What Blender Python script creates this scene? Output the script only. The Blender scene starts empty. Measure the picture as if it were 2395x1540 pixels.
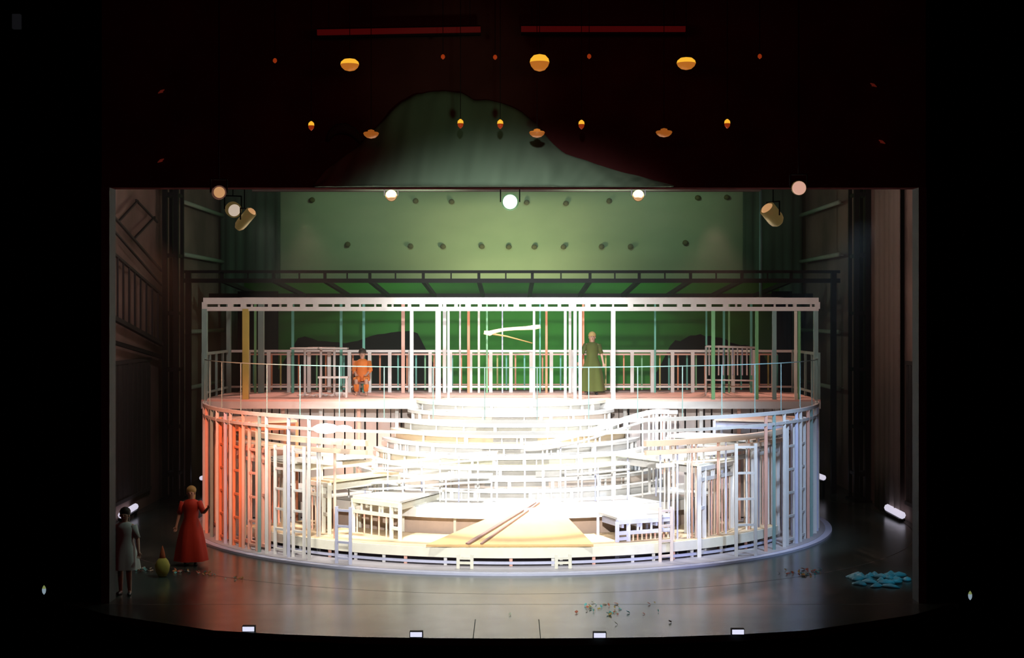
import bpy, bmesh, math, random
from mathutils import Vector, Matrix
random.seed(7)
R = math.radians
SC = bpy.context.scene
COL = SC.collection

# ------------------------------------------------------------------ camera
# World: x to the right, y away from the camera into the stage, z up, metres; stage floor z = 0.
EYE = 5.5
F = 3470.0
cam_d = bpy.data.cameras.new('camera'); cam = bpy.data.objects.new('camera', cam_d)
COL.objects.link(cam); SC.camera = cam
cam.location = (0, 0, EYE); cam.rotation_euler = (R(90), 0, 0)
cam_d.sensor_width = 36.0; cam_d.lens = 36.0 * F / 2395.0
cam_d.shift_y = -30.0 / 2395.0; cam_d.shift_x = 2.5 / 2395.0
cam_d.clip_end = 200; cam_d.clip_start = 0.1

# ------------------------------------------------------------------ world, exposure
w = bpy.data.worlds.new('world'); SC.world = w; w.use_nodes = True
w.node_tree.nodes['Background'].inputs[0].default_value = (0, 0, 0, 1)
w.node_tree.nodes['Background'].inputs[1].default_value = 0
SC.view_settings.view_transform = 'Standard'; SC.view_settings.look = 'None'
SC.view_settings.exposure = 0.0; SC.view_settings.gamma = 1.0
SC.view_settings.use_curve_mapping = False
SC.cycles.use_denoising = True
SC.cycles.max_bounces = 6; SC.cycles.diffuse_bounces = 3; SC.cycles.glossy_bounces = 3
SC.cycles.caustics_reflective = False; SC.cycles.caustics_refractive = False
SC.cycles.sample_clamp_indirect = 3.0
SC.cycles.volume_bounces = 0

# ------------------------------------------------------------------ stage lights
def spot(loc, target, power, color, angle, blend=0.6, radius=0.25):
    d = bpy.data.lights.new('stage_spot', 'SPOT'); o = bpy.data.objects.new('stage_spot', d)
    COL.objects.link(o); o.location = loc
    o.rotation_euler = (Vector(target) - Vector(loc)).to_track_quat('-Z', 'Y').to_euler()
    d.energy = power; d.color = color; d.spot_size = R(angle); d.spot_blend = blend; d.shadow_soft_size = radius
    return o
def area(loc, target, power, color, sx, sy, spread=180):
    d = bpy.data.lights.new('flood', 'AREA'); o = bpy.data.objects.new('flood', d)
    COL.objects.link(o); o.location = loc
    o.rotation_euler = (Vector(target) - Vector(loc)).to_track_quat('-Z', 'Y').to_euler()
    d.shape = 'RECTANGLE'; d.size = sx; d.size_y = sy; d.energy = power; d.color = color; d.spread = R(spread)
    return o
# white keys hung behind the proscenium header, aimed at the middle of the revolving set
spot((-2.6, 29.4, 11.0), (-1.6, 36.2, 1.4), 14000, (1.0, 0.91, 0.77), 50, 0.9, 0.35)
spot((2.6, 29.4, 11.0), (1.6, 36.2, 1.4), 12500, (0.96, 0.98, 1.0), 50, 0.9, 0.35)
spot((0.0, 36.5, 12.5), (0.0, 37.4, 1.2), 8000, (1.0, 0.97, 0.92), 70, 0.9, 0.35)
# low front light for the upright faces, from the auditorium rail
spot((0.0, 6.0, 9.6), (0.0, 36.0, 2.4), 31000, (1.0, 0.97, 0.93), 25, 0.85, 0.3)
# warm light on the left of the set, cold light on the right
spot((-7.2, 29.6, 7.0), (-6.0, 36.8, 2.0), 3600, (1.0, 0.32, 0.19), 40, 0.8, 0.3)
spot((7.2, 29.6, 7.4), (5.2, 36.0, 1.4), 2300, (0.55, 0.72, 1.0), 46, 0.8, 0.3)
spot((6.6, 29.5, 3.0), (2.6, 34.0, 0.3), 500, (0.36, 0.40, 1.0), 34, 0.8, 0.3)
spot((-5.0, 29.5, 7.6), (-4.2, 35.4, 1.2), 2600, (1.0, 0.92, 0.80), 40, 0.8, 0.3)
# pink light on the gallery deck from behind, cold light on the portal beam
spot((-6.2, 45.0, 8.4), (-5.4, 40.8, 3.3), 1100, (1.0, 0.52, 0.42), 62, 0.7, 0.2)
spot((6.2, 45.0, 8.4), (5.4, 40.8, 3.3), 1300, (1.0, 0.52, 0.40), 62, 0.7, 0.2)
spot((0.0, 31.0, 9.6), (0.0, 39.2, 5.9), 4600, (0.84, 0.94, 1.0), 44, 1.0, 0.3)
# yellow-green wash on the rear gauze, deep green glow on the cloth under it
spot((0.0, 50.2, 6.2), (0.0, 54.6, 7.3), 520, (1.0, 0.93, 0.46), 118, 1.0, 0.5)
spot((-3.0, 45.0, 10.9), (-4.0, 54.6, 8.0), 650, (0.62, 1.0, 0.62), 78, 1.0, 0.5)
spot((3.0, 45.0, 10.9), (4.0, 54.6, 8.0), 650, (0.62, 1.0, 0.62), 78, 1.0, 0.5)
spot((0.4, 45.4, 3.6), (0.4, 49.5, 4.7), 210, (0.55, 1.0, 0.35), 84, 1.0, 0.3)
spot((0.0, 45.4, 9.4), (0.0, 49.5, 5.0), 75, (0.40, 1.0, 0.28), 110, 1.0, 0.3)
# dim pink on the wing walls; added unseen fill on people and rear walls
area((-5.5, 33.5, 9.6), (-10.5, 40.5, 5.5), 130, (1.0, 0.78, 0.72), 1.0, 1.0)
area((5.5, 33.5, 9.6), (10.5, 40.5, 5.5), 110, (1.0, 0.70, 0.62), 1.0, 1.0)
spot((-3.6, 29.2, 6.8), (-7.3, 30.2, 0.9), 300, (0.72, 1.0, 0.86), 26, 0.9, 0.2)
spot((-3.2, 30.0, 6.0), (-7.1, 33.0, 1.0), 330, (1.0, 0.62, 0.42), 22, 0.9, 0.2)
spot((1.0, 46.5, 8.0), (-10.5, 49.5, 6.5), 420, (0.62, 1.0, 0.72), 56, 1.0, 0.3)
spot((-1.0, 46.5, 8.0), (10.6, 49.5, 6.5), 300, (0.62, 1.0, 0.80), 56, 1.0, 0.3)
# soft grey-green wash added over the front floor, standing for haze light
spot((0.0, 29.3, 9.0), (0.0, 27.4, 0.0), 1500, (0.62, 1.0, 0.84), 66, 1.0, 0.4)
# blue practical light low in the right wing
spot((8.9, 29.6, 2.4), (7.9, 30.9, 0.0), 45, (0.10, 0.72, 1.0), 62, 0.9, 0.1)
# added unseen lights: red wash on the header, green spot on the hill shape
area((0.0, 16.0, 9.0), (0.0, 28.2, 9.8), 42, (1.0, 0.05, 0.11), 7.0, 1.0)
spot((0.6, 17.0, 6.2), (-1.0, 28.0, 9.7), 340, (0.62, 1.0, 0.60), 20, 1.0, 0.3)

# ------------------------------------------------------------------ helpers
def P(px, py, d):
    """world point at depth d seen at pixel (px, py)"""
    return Vector(((px - 1195.0) / F * d, d, EYE - (py - 740.0) / F * d))
def G(px, py, z=0.0):
    d = (EYE - z) * F / (py - 740.0)
    return Vector(((px - 1195.0) / F * d, d, z))

_m = {}
def mat(name, color, rough=0.55, metal=0.0, emit=None, strength=0.0, noise=0.06, nscale=6.0, spec=0.5, bump=0.0):
    if name in _m: return _m[name]
    m = bpy.data.materials.new(name); m.use_nodes = True
    nt = m.node_tree; b = nt.nodes['Principled BSDF']
    b.inputs['Roughness'].default_value = rough; b.inputs['Metallic'].default_value = metal
    b.inputs['Specular IOR Level'].default_value = spec
    tc = nt.nodes.new('ShaderNodeTexCoord'); n = nt.nodes.new('ShaderNodeTexNoise')
    n.inputs['Scale'].default_value = nscale; n.inputs['Detail'].default_value = 3
    nt.links.new(tc.outputs['Object'], n.inputs['Vector'])
    mix = nt.nodes.new('ShaderNodeMix'); mix.data_type = 'RGBA'
    mix.inputs[6].default_value = tuple(c * (1 - noise * 2) for c in color) + (1,)
    mix.inputs[7].default_value = tuple(min(1, c * (1 + noise)) for c in color) + (1,)
    nt.links.new(n.outputs['Fac'], mix.inputs[0]); nt.links.new(mix.outputs[2], b.inputs['Base Color'])
    if bump:
        bp = nt.nodes.new('ShaderNodeBump'); bp.inputs['Strength'].default_value = bump
        nt.links.new(n.outputs['Fac'], bp.inputs['Height']); nt.links.new(bp.outputs['Normal'], b.inputs['Normal'])
    if emit:
        b.inputs['Emission Color'].default_value = emit + (1,); b.inputs['Emission Strength'].default_value = strength
    _m[name] = m
    return m

WHITE = mat('white_painted_steel', (0.82, 0.82, 0.80), 0.4)
CREAM = mat('cream_painted_steel', (0.84, 0.84, 0.72), 0.4)
PEACH = mat('peach_boards', (0.86, 0.66, 0.50), 0.55)
SAND = mat('sand_boards', (0.74, 0.58, 0.38), 0.55)
GREYW = mat('pale_grey_boards', (0.66, 0.67, 0.66), 0.5)
PINKD = mat('pink_gallery_boards', (0.80, 0.52, 0.44), 0.5)
PALEP = mat('pale_peach_boards', (0.80, 0.70, 0.62), 0.55)
ORANGE = mat('orange_light_tint_steel', (0.86, 0.30, 0.14), 0.4)  # orange light on the steel put into its colour
SALMON = mat('salmon_light_tint_steel', (0.84, 0.48, 0.38), 0.4)  # softer warm light, also carried by the base colour
LILAC = mat('lilac_tint_steel', (0.62, 0.66, 0.86), 0.4)  # lilac of the rim; on posts, cold light put into the colour
TEAL = mat('teal_light_tint_steel', (0.12, 0.50, 0.40), 0.4)  # teal light on the posts painted in as base colour
GREENS = mat('green_light_tint_steel', (0.20, 0.52, 0.24), 0.4)  # green light on the posts, painted in likewise
YELLOW = mat('mustard_light_tint_steel', (0.56, 0.46, 0.12), 0.4)  # yellow light on a post, painted in likewise
TEALG = mat('dim_teal_light_steel', (0.26, 0.42, 0.40), 0.4)  # darker tint standing in for dimmer light at the ends of the set
BROWN = mat('brown_cladding', (0.30, 0.19, 0.17), 0.6)
BLACK = mat('black_steel', (0.006, 0.006, 0.007), 0.6, spec=0.2)
BLKCLOTH = mat('black_masking_cloth', (0.004, 0.004, 0.004), 0.95, spec=0.0)
HOUSE = mat('dark_red_plaster', (0.10, 0.030, 0.030), 0.9, spec=0.0, nscale=1.2, noise=0.25)
BLKWALL = mat('black_painted_wall', (0.003, 0.003, 0.003), 0.9, spec=0.0)
JAMB = mat('grey_green_reveal', (0.10, 0.12, 0.125), 0.8)

class MB:
    def __init__(s): s.v = []; s.f = []; s.mi = []; s.smooth = []; s.cur = 0
    def add(s, vs, fs, smooth=False):
        k = len(s.v); s.v += [Vector(v) for v in vs]
        for f in fs: s.f.append(tuple(i + k for i in f)); s.mi.append(s.cur); s.smooth.append(smooth)
        return s
    def box(s, x0, x1, y0, y1, z0, z1):
        return s.add([(x0,y0,z0),(x1,y0,z0),(x1,y1,z0),(x0,y1,z0),(x0,y0,z1),(x1,y0,z1),(x1,y1,z1),(x0,y1,z1)],
                     [(0,3,2,1),(4,5,6,7),(0,1,5,4),(1,2,6,5),(2,3,7,6),(3,0,4,7)])
    def bar(s, a, b, wd, h=None, up=(0,0,1)):
        h = h or wd; a = Vector(a); b = Vector(b); d = (b - a).normalized(); u = Vector(up)
        if abs(d.dot(u)) > 0.98: u = Vector((0, 1, 0))
        x = d.cross(u).normalized() * wd / 2; y = x.normalized().cross(d).normalized() * h / 2
        vs = [a-x-y, a+x-y, a+x+y, a-x+y, b-x-y, b+x-y, b+x+y, b-x+y]
        return s.add(vs, [(0,3,2,1),(4,5,6,7),(0,1,5,4),(1,2,6,5),(2,3,7,6),(3,0,4,7)])
    def tube(s, pts, r, n=8, cap=True):
        pts = [Vector(p) for p in pts]; rings = []
        rs = r if isinstance(r, (list, tuple)) else [r] * len(pts)
        for i, p in enumerate(pts):
            d = (pts[min(i+1, len(pts)-1)] - pts[max(i-1, 0)]).normalized()
            u = Vector((0,0,1)) if abs(d.z) < 0.95 else Vector((0,1,0))
            x = d.cross(u).normalized(); y = x.cross(d).normalized()
            rings.append([p + (x*math.cos(2*math.pi*k/n) + y*math.sin(2*math.pi*k/n))*rs[i] for k in range(n)])
        vs = [v for rr in rings for v in rr]; fs = []
        for i in range(len(pts)-1):
            for k in range(n):
                a = i*n+k; b = i*n+(k+1) % n; fs.append((a, b, b+n, a+n))
        if cap: fs += [tuple(range(n)), tuple(range((len(pts)-1)*n, len(pts)*n))]
        return s.add(vs, fs, True)
    def lathe(s, prof, c=(0,0,0), n=20, axis='z', M=None):
        vs = []; fs = []; c = Vector(c)
        for r_, z in prof:
            for k in range(n):
                a = 2*math.pi*k/n; v = Vector((r_*math.cos(a), r_*math.sin(a), z))
                if M: v = M @ v
                vs.append(c + v)
        for i in range(len(prof)-1):
            for k in range(n):
                a = i*n+k; b = i*n+(k+1) % n; fs.append((a, b, b+n, a+n))
        fs += [tuple(range(n)), tuple(range((len(prof)-1)*n, len(prof)*n))]
        return s.add(vs, fs, True)
    def prism(s, poly, z0, z1):
        n = len(poly); vs = [(p[0], p[1], z0) for p in poly] + [(p[0], p[1], z1) for p in poly]
        fs = [tuple(range(n-1, -1, -1)), tuple(range(n, 2*n))] + [(i, (i+1) % n, (i+1) % n+n, i+n) for i in range(n)]
        return s.add(vs, fs)
    def arcband(s, c, r0, r1, z0, z1, a0, a1, n=48):
        """ring segment; angle 0 points at the camera, positive to the right"""
        vs = []; fs = []
        for i in range(n+1):
            a = R(a0 + (a1-a0)*i/n); sx, cy = math.sin(a), -math.cos(a)
            for r_, z in ((r0,z0),(r1,z0),(r1,z1),(r0,z1)): vs.append((c[0]+r_*sx, c[1]+r_*cy, z))
        for i in range(n):
            for k in range(4):
                a = i*4+k; b = i*4+(k+1) % 4; fs.append((a, b, b+4, a+4))
        fs += [(0,1,2,3), (n*4+3, n*4+2, n*4+1, n*4)]
        return s.add(vs, fs)
    def build(s, name, material, parent=None, bevel=0.0):
        org = parent.location.copy() if parent is not None and parent.type == 'EMPTY' else Vector((0,0,0))
        root = parent
        while root is not None and root.parent is not None: root = root.parent
        if root is not None: org = root.location.copy()
        me = bpy.data.meshes.new(name)
        base = org
        if parent is None:
            zs = [v.z for v in s.v]; xs = [v.x for v in s.v]; ys = [v.y for v in s.v]
            base = Vector(((min(xs)+max(xs))/2, (min(ys)+max(ys))/2, min(zs)))
        me.from_pydata([v - base for v in s.v], [], s.f)
        ms = material if isinstance(material, (list, tuple)) else [material]
        for m in ms:
            if m: me.materials.append(m)
        for p, mi, sm in zip(me.polygons, s.mi, s.smooth): p.material_index = mi; p.use_smooth = sm
        bm = bmesh.new(); bm.from_mesh(me); bmesh.ops.recalc_face_normals(bm, faces=bm.faces); bm.to_mesh(me); bm.free()
        me.update()
        o = bpy.data.objects.new(name, me); COL.objects.link(o)
        if parent is None: o.location = base
        else: o.parent = parent
        if bevel:
            b = o.modifiers.new('bevel', 'BEVEL'); b.width = bevel; b.segments = 2; b.limit_method = 'ANGLE'
        return o
def tag(o, label=None, cat=None, group=None, kind=None):
    if label: o['label'] = label
    if cat: o['category'] = cat
    if group: o['group'] = group
    if kind: o['kind'] = kind
    return o
def empty(name, loc, label, cat, group=None):
    o = bpy.data.objects.new(name, None); COL.objects.link(o); o.location = loc; o.empty_display_size = 0.2
    return tag(o, label, cat, group)
def struct(name, mb, m): return tag(mb.build(name, m), kind='structure')
def copy_tree(o, parent=None):
    c = o.copy(); COL.objects.link(c); c.parent = parent
    for ch in list(o.children): copy_tree(ch, c)
    return c

# ================================================================== THE SETTING
def floor_material():
    m = bpy.data.materials.new('glossy_black_stage_floor'); m.use_nodes = True; nt = m.node_tree
    b = nt.nodes['Principled BSDF']; L = nt.links.new
    g = nt.nodes.new('ShaderNodeNewGeometry'); sep = nt.nodes.new('ShaderNodeSeparateXYZ'); L(g.outputs['Position'], sep.inputs[0])
    def M_(op, a, b_=None, c=None):
        n = nt.nodes.new('ShaderNodeMath'); n.operation = op
        for i, v in enumerate((a, b_, c)):
            if v is None: continue
            if isinstance(v, (int, float)): n.inputs[i].default_value = v
            else: L(v, n.inputs[i])
        return n.outputs[0]
    X, Y = sep.outputs[0], sep.outputs[1]
    dy = M_('SUBTRACT', Y, 39.8)
    rad = M_('SQRT', M_('ADD', M_('MULTIPLY', X, X), M_('MULTIPLY', dy, dy)))
    groove = M_('LESS_THAN', M_('ABSOLUTE', M_('SUBTRACT', rad, 10.45)), 0.014)       # edge of the revolve
    seam = M_('LESS_THAN', M_('ABSOLUTE', M_('SUBTRACT', Y, 28.3)), 0.012)
    trap = M_('MULTIPLY', M_('LESS_THAN', M_('ABSOLUTE', M_('SUBTRACT', M_('ABSOLUTE', M_('SUBTRACT', X, -0.07)), 0.575)), 0.008), M_('LESS_THAN', Y, 26.9))
    lines = M_('MAXIMUM', groove, M_('MAXIMUM', seam, trap))
    no = nt.nodes.new('ShaderNodeTexNoise'); no.inputs['Scale'].default_value = 1.3; no.inputs['Detail'].default_value = 6
    L(g.outputs['Position'], no.inputs['Vector'])
    cr = nt.nodes.new('ShaderNodeValToRGB'); L(no.outputs['Fac'], cr.inputs[0])
    cr.color_ramp.elements[0].color = (0.038, 0.054, 0.048, 1); cr.color_ramp.elements[1].color = (0.065, 0.090, 0.080, 1)
    mix = nt.nodes.new('ShaderNodeMix'); mix.data_type = 'RGBA'; L(lines, mix.inputs[0]); L(cr.outputs[0], mix.inputs[6])
    mix.inputs[7].default_value = (0.003, 0.003, 0.003, 1); L(mix.outputs[2], b.inputs['Base Color'])
    rr = M_('ADD', M_('MULTIPLY', no.outputs['Fac'], 0.08), 0.20); L(M_('ADD', rr, M_('MULTIPLY', lines, 0.5)), b.inputs['Roughness'])
    b.inputs['Specular IOR Level'].default_value = 1.0
    return m
FLOORM = floor_material()
mb = MB()
front = [(-5.2, 25.95), (-3.9, 25.62), (-2.6, 25.42), (-1.3, 25.33), (0, 25.3), (1.3, 25.33), (2.6, 25.42), (3.9, 25.62), (5.2, 25.95)]
poly = front + [(7.4, 27.3), (8.6, 28.5), (12.5, 28.5), (12.5, 57), (-12.5, 57), (-12.5, 28.5), (-8.6, 28.5), (-7.4, 27.3)]
mb.prism(poly, -0.12, 0.0)
struct('floor', mb, FLOORM)
mb = MB(); ap = front + [(7.4, 27.3), (8.6, 28.5), (-8.6, 28.5), (-7.4, 27.3)]
n = len(ap); mb.prism([(x*0.995, y+0.05) for x, y in ap], -1.3, -0.12)
struct('wall_stage_front', mb, BLKWALL)
struct('floor_auditorium', MB().box(-16, 16, 2.0, 30, -1.5, -1.3), BLKWALL)
struct('wall_front_left', MB().box(-16, -7.86, 28.5, 28.9, -1.3, 12.2), BLKWALL)
struct('wall_front_right', MB().box(7.97, 16, 28.5, 28.9, -1.3, 12.2), BLKWALL)
struct('wall_header', MB().box(-7.86, 7.97, 28.5, 28.9, 7.97, 12.2), HOUSE)
struct('trim_1', MB().box(-7.86, -7.70, 28.45, 28.9, 0.0, 7.97), JAMB)
struct('trim_2', MB().box(7.82, 7.97, 28.45, 28.9, 0.0, 7.97), JAMB)
# stage house
def panel_mat(name, c0, c1, scale):
    m = bpy.data.materials.new(name); m.use_nodes = True; nt = m.node_tree; b = nt.nodes['Principled BSDF']
    tc = nt.nodes.new('ShaderNodeTexCoord'); mp = nt.nodes.new('ShaderNodeMapping'); mp.inputs['Scale'].default_value = scale
    no = nt.nodes.new('ShaderNodeTexNoise'); no.inputs['Scale'].default_value = 1.0; no.inputs['Detail'].default_value = 4
    nt.links.new(tc.outputs['Object'], mp.inputs[0]); nt.links.new(mp.outputs[0], no.inputs['Vector'])
    cr = nt.nodes.new('ShaderNodeValToRGB'); nt.links.new(no.outputs['Fac'], cr.inputs[0])
    cr.color_ramp.elements[0].position = 0.36; cr.color_ramp.elements[1].position = 0.64
    cr.color_ramp.elements[0].color = c0 + (1,); cr.color_ramp.elements[1].color = c1 + (1,)
    nt.links.new(cr.outputs[0], b.inputs['Base Color']); b.inputs['Roughness'].default_value = 0.9; b.inputs['Specular IOR Level'].default_value = 0.1
    return m
WALLM = panel_mat('brown_grey_wing_wall', (0.16, 0.115, 0.10), (0.30, 0.21, 0.185), (0.6, 0.35, 0.35))
struct('wall_left', MB().box(-10.9, -10.55, 28.9, 57, 0.0, 12.0), WALLM)
struct('wall_right', MB().box(10.65, 11.0, 28.9, 57, 0.0, 12.0), WALLM)
struct('wall_back', MB().box(-11, 11, 56.6, 57, 0, 13.0), BLKWALL)
struct('ceiling', MB().box(-11, 11, 28.9, 57, 12.9, 13.1), BLKWALL)

# ------------------------------------------------------------------ cloths
def cloth(name, x0, x1, y, z0, z1, m, label, folds=40, amp=0.06, cat='backcloth', group=None, seed=0, axis='x', pl=None):
    rnd = random.Random(seed); nx = folds * 4; nz = 6; t = 0.02; vs = []; fs = []
    ph = [rnd.uniform(-0.8, 0.8) for _ in range(nx + 1)]
    for side in (0, 1):
        for j in range(nz + 1):
            for i in range(nx + 1):
                u = i / nx; x = x0 + (x1 - x0) * u; q = math.sin(u * folds * 2 * math.pi + 0.4 * ph[i]) * amp * (0.75 + 0.25 * math.sin(u * 9))
                z = z0 + (z1 - z0) * j / nz
                if axis == 'x': vs.append((x, y + q + side * t, z))
                else: vs.append((y + q + side * t, x, z))
    st = (nx + 1) * (nz + 1)
    for j in range(nz):
        for i in range(nx):
            a = j * (nx + 1) + i
            fs.append((a, a+1, a+nx+2, a+nx+1)); fs.append((a+st, a+st+nx+1, a+st+nx+2, a+st+1))
    for j in range(nz):
        for i in (0, nx):
            a = j * (nx + 1) + i; fs.append((a, a+nx+1, a+nx+1+st, a+st))
    for i in range(nx):
        for j in (0, nz):
            a = j * (nx + 1) + i; fs.append((a, a+1, a+1+st, a+st))
    b = MB(); b.add(vs, fs, True); o = b.build(name, m)
    return tag(o, label, cat, group)
SAGE = panel_mat('sage_green_gauze', (0.40, 0.52, 0.36), (0.48, 0.60, 0.42), (0.25, 0.25, 0.6))
DEEPG = panel_mat('deep_green_cloth', (0.045, 0.23, 0.03), (0.06, 0.28, 0.045), (0.25, 0.25, 0.3))
DARKG = panel_mat('dark_green_velour', (0.05, 0.085, 0.065), (0.085, 0.15, 0.11), (1.5, 1.0, 0.2))
gauze = cloth('backcloth', -9.4, 9.3, 54.6, 5.6, 10.25, SAGE, 'wide sage green gauze backcloth glowing pale in the middle, hung high above the gallery', 2, 0.03, seed=1)
cloth('backcloth', -8.9, 8.95, 49.5, 0.0, 6.75, DEEPG, 'deep green cloth hanging low behind the upper frame of the gallery', 3, 0.03, seed=2)
cloth('side_drape', -10.45, -8.3, 53.4, 0.0, 10.6, DARKG, 'dark green pleated drape at the left end of the backcloth', 6, 0.05, 'drape', seed=3)
cloth('side_drape', 8.35, 10.5, 53.4, 0.0, 10.6, DARKG, 'dark green pleated drape at the right end of the backcloth', 6, 0.05, 'drape', seed=4)
cloth('masking_flat', -8.75, -7.45, 47.5, 0.0, 6.3, BLKCLOTH, 'black masking cloth behind the left end of the upper frame', 4, 0.03, 'drape', seed=5)
cloth('masking_flat', 8.35, 9.0, 47.5, 0.0, 6.3, BLKCLOTH, 'black masking cloth behind the right end of the upper frame', 4, 0.03, 'drape', seed=6)
# low black skyline strips in front of the deep green cloth
def skyline(x0, x1, h0, seed, label):
    rnd = random.Random(seed); nn = 26; top = []
    for i in range(nn + 1):
        u = i / nn; e = min(1, u * 6, (1 - u) * 6)
        top.append((x0 + (x1 - x0) * u, 3.3 + e * (h0 + 0.22 * math.sin(u * 7 + seed) + rnd.uniform(-.05, .05))))
    b = MB(); vs = [(x, 48.9, 0.0) for x, z in top] + [(x, 48.9, z) for x, z in top] + [(x, 49.0, 0.0) for x, z in top] + [(x, 49.0, z) for x, z in top]
    m_ = nn + 1; fs = []
    for i in range(nn):
        fs += [(i, i+1, i+1+m_, i+m_), (i+2*m_, i+3*m_, i+1+3*m_, i+1+2*m_), (i+m_, i+1+m_, i+1+3*m_, i+3*m_), (i, i+2*m_, i+1+2*m_, i+1)]
    fs += [(0, m_, 3*m_, 2*m_), (nn, nn+2*m_, nn+3*m_, nn+m_)]
    b.add(vs, fs); return tag(b.build('ground_row', BLKCLOTH), label, 'scenery')
skyline(-7.9, -2.2, 1.55, 2, 'low black hill-shaped ground row behind the left half of the gallery')
skyline(4.6, 8.9, 1.35, 5, 'low black hill-shaped ground row behind the right half of the gallery')
# pale pipe frame round the gauze
b = MB(); f0, f1 = P(590, 445, 48.0), P(1779, 445, 48.0)
fr = empty('pipe_frame', (0, 48, f0.z), 'pale pipe frame running along the top of the stage opening and down at its right', 'frame')
b.tube([f0, f1], 0.055); b.build('top_pipe', mat('pinkish_pipe', (0.36, 0.28, 0.27), 0.5), fr)
b = MB(); b.tube([f1, (f1.x, 48, 6.0)], 0.05); b.build('upright_pipe', mat('teal_pipe', (0.14, 0.30, 0.28), 0.5), fr)
# small olive knots on the gauze
spots_px = [(730,468),(972,470),(1056,472),(1232,474),(1324,476),(1425,470),(1632,463),(1700,462),(813,572),(960,576),(1036,577),(1127,577),(1190,578),(1250,578),(1318,578),(1407,577),(1475,577),(1603,568)]
wm = mat('dull_olive_knot', (0.16, 0.16, 0.07), 0.9)
for i, (px, py) in enumerate(spots_px):
    c = P(px, py, 54.45); b = MB(); b.lathe([(0.02,-0.09),(0.09,-0.06),(0.11,0),(0.08,0.07),(0.02,0.10)], c, 8)
    o = b.build('tie_knot', wm, gauze)
b = MB(); b.tube([(-9.5, 54.6, 10.3), (9.5, 54.6, 10.3)], 0.04)
for x in (-9, -3, 3, 9): b.bar((x, 54.6, 10.3), (x, 54.6, 12.89), 0.02)
b.build('batten', BLACK, gauze)

# ------------------------------------------------------------------ lighting bridge (dark truss)
br = empty('lighting_bridge', (0, 46, 6.2), 'black steel lighting bridge spanning the whole stage above the white frame', 'truss')
b = MB(); zt = P(0, 636, 46).z; zb = P(0, 657, 46).z
b.bar((-10.2, 46, zt), (10.2, 46, zt), 0.09); b.build('top_chord', BLACK, br)
b = MB(); b.bar((-10.2, 46, zb), (10.2, 46, zb), 0.13); b.build('bottom_chord', BLACK, br)
zf = P(0, 694, 53).z
b = MB(); b.bar((-10.0, 49.2, P(0,694,49.2).z), (10.0, 49.2, P(0,694,49.2).z), 0.16, 0.20); b.build('rear_chord', BLACK, br)
for px in (520, 640, 760, 865, 990, 1120, 1245, 1380, 1495, 1615, 1735, 1850):
    a = P(px, 657, 46); t_ = P(px, 636, 46); b = MB(); b.bar(a, t_, 0.09); b.build('strut', BLACK, br)
    e = Vector((a.x * 0.93, 49.15, P(0, 692, 49.15).z)); b = MB(); b.bar(a, e, 0.12); b.build('cross_beam', BLACK, br)
for px in (580, 700, 812, 925, 1055, 1183, 1312, 1438, 1555, 1675, 1795):
    a = P(px, 657, 46); t_ = P(px, 636, 46); b = MB(); b.bar(a, t_, 0.045); b.build('strut', BLACK, br)
for sx in (-10.0, 10.0):
    b = MB(); b.bar((sx, 46, 0), (sx, 46, zt), 0.16); b.build('bridge_leg', BLACK, br)

# ------------------------------------------------------------------ black ladder towers in the wings
def tower(xa, xb, y, label):
    t = empty('ladder_tower', ((xa + xb) / 2, y, 0), label, 'tower')
    for x in (xa, xb):
        b = MB(); b.box(x - 0.07, x + 0.07, y - 0.07, y + 0.07, 0, 9.6); b.build('upright', BLACK, t)
        b = MB(); b.box(x - 0.05, x + 0.05, y + 0.75, y + 0.85, 0, 9.6); b.build('upright', BLACK, t)
    for py in (455, 598, 733, 865, 1000, 1110):
        z = P(0, py, y).z
        b = MB(); b.box(xa, xb, y - 0.05, y + 0.05, z - 0.06, z + 0.06); b.build('rung', BLACK, t)
        for x in (xa, xb):
            b = MB(); b.box(x - 0.03, x + 0.03, y, y + 0.8, z - 0.05, z + 0.05); b.build('side_rung', BLACK, t)
    b = MB(); b.box(xa - 0.1, xb + 0.1, y - 0.2, y + 1.0, 0, 0.05); b.build('base_plate', BLACK, t)
    return t
tower(P(386,0,44).x, P(412,0,44).x, 44, 'tall black ladder tower standing in the left wing')
tower(P(2001,0,44).x, P(2027,0,44).x, 43.9, 'tall black ladder tower standing in the right wing')

# ------------------------------------------------------------------ wing staircase on the left wall
dk = mat('dark_brown_steel', (0.030, 0.022, 0.024), 0.7)
def WL(px, py, X=-10.35):
    d = X * F / (px - 1195.0); return Vector((X, d, EYE - (py - 740.0) / F * d))
st = empty('wing_staircase', (-10.35, 40.5, 4.5), 'dark steel staircase with slim balusters fixed along the left wing wall', 'staircase')
for nm, a, c, wd in (('handrail', (262,590), (380,692), 0.07), ('stringer', (262,742), (380,806), 0.12), ('upper_rail', (262,502), (378,634), 0.06), ('upper_rail', (262,535), (378,668), 0.05), ('stringer', (262,800), (380,836), 0.10)):
    b = MB(); b.bar(WL(*a), WL(*c), wd); b.build(nm, dk, st)
for k in range(8):
    px = 275 + k * 13.5; u = (px - 262) / 118
    b = MB(); b.bar(WL(px, 590 + 102*u), WL(px, 742 + 64*u), 0.045); b.build('baluster', dk, st)
for a, c in (((276,520),(322,470)), ((316,556),(362,508)), ((318,468),(368,520))):
    b = MB(); b.bar(WL(*a), WL(*c), 0.05); b.build('brace', dk, st)
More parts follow.
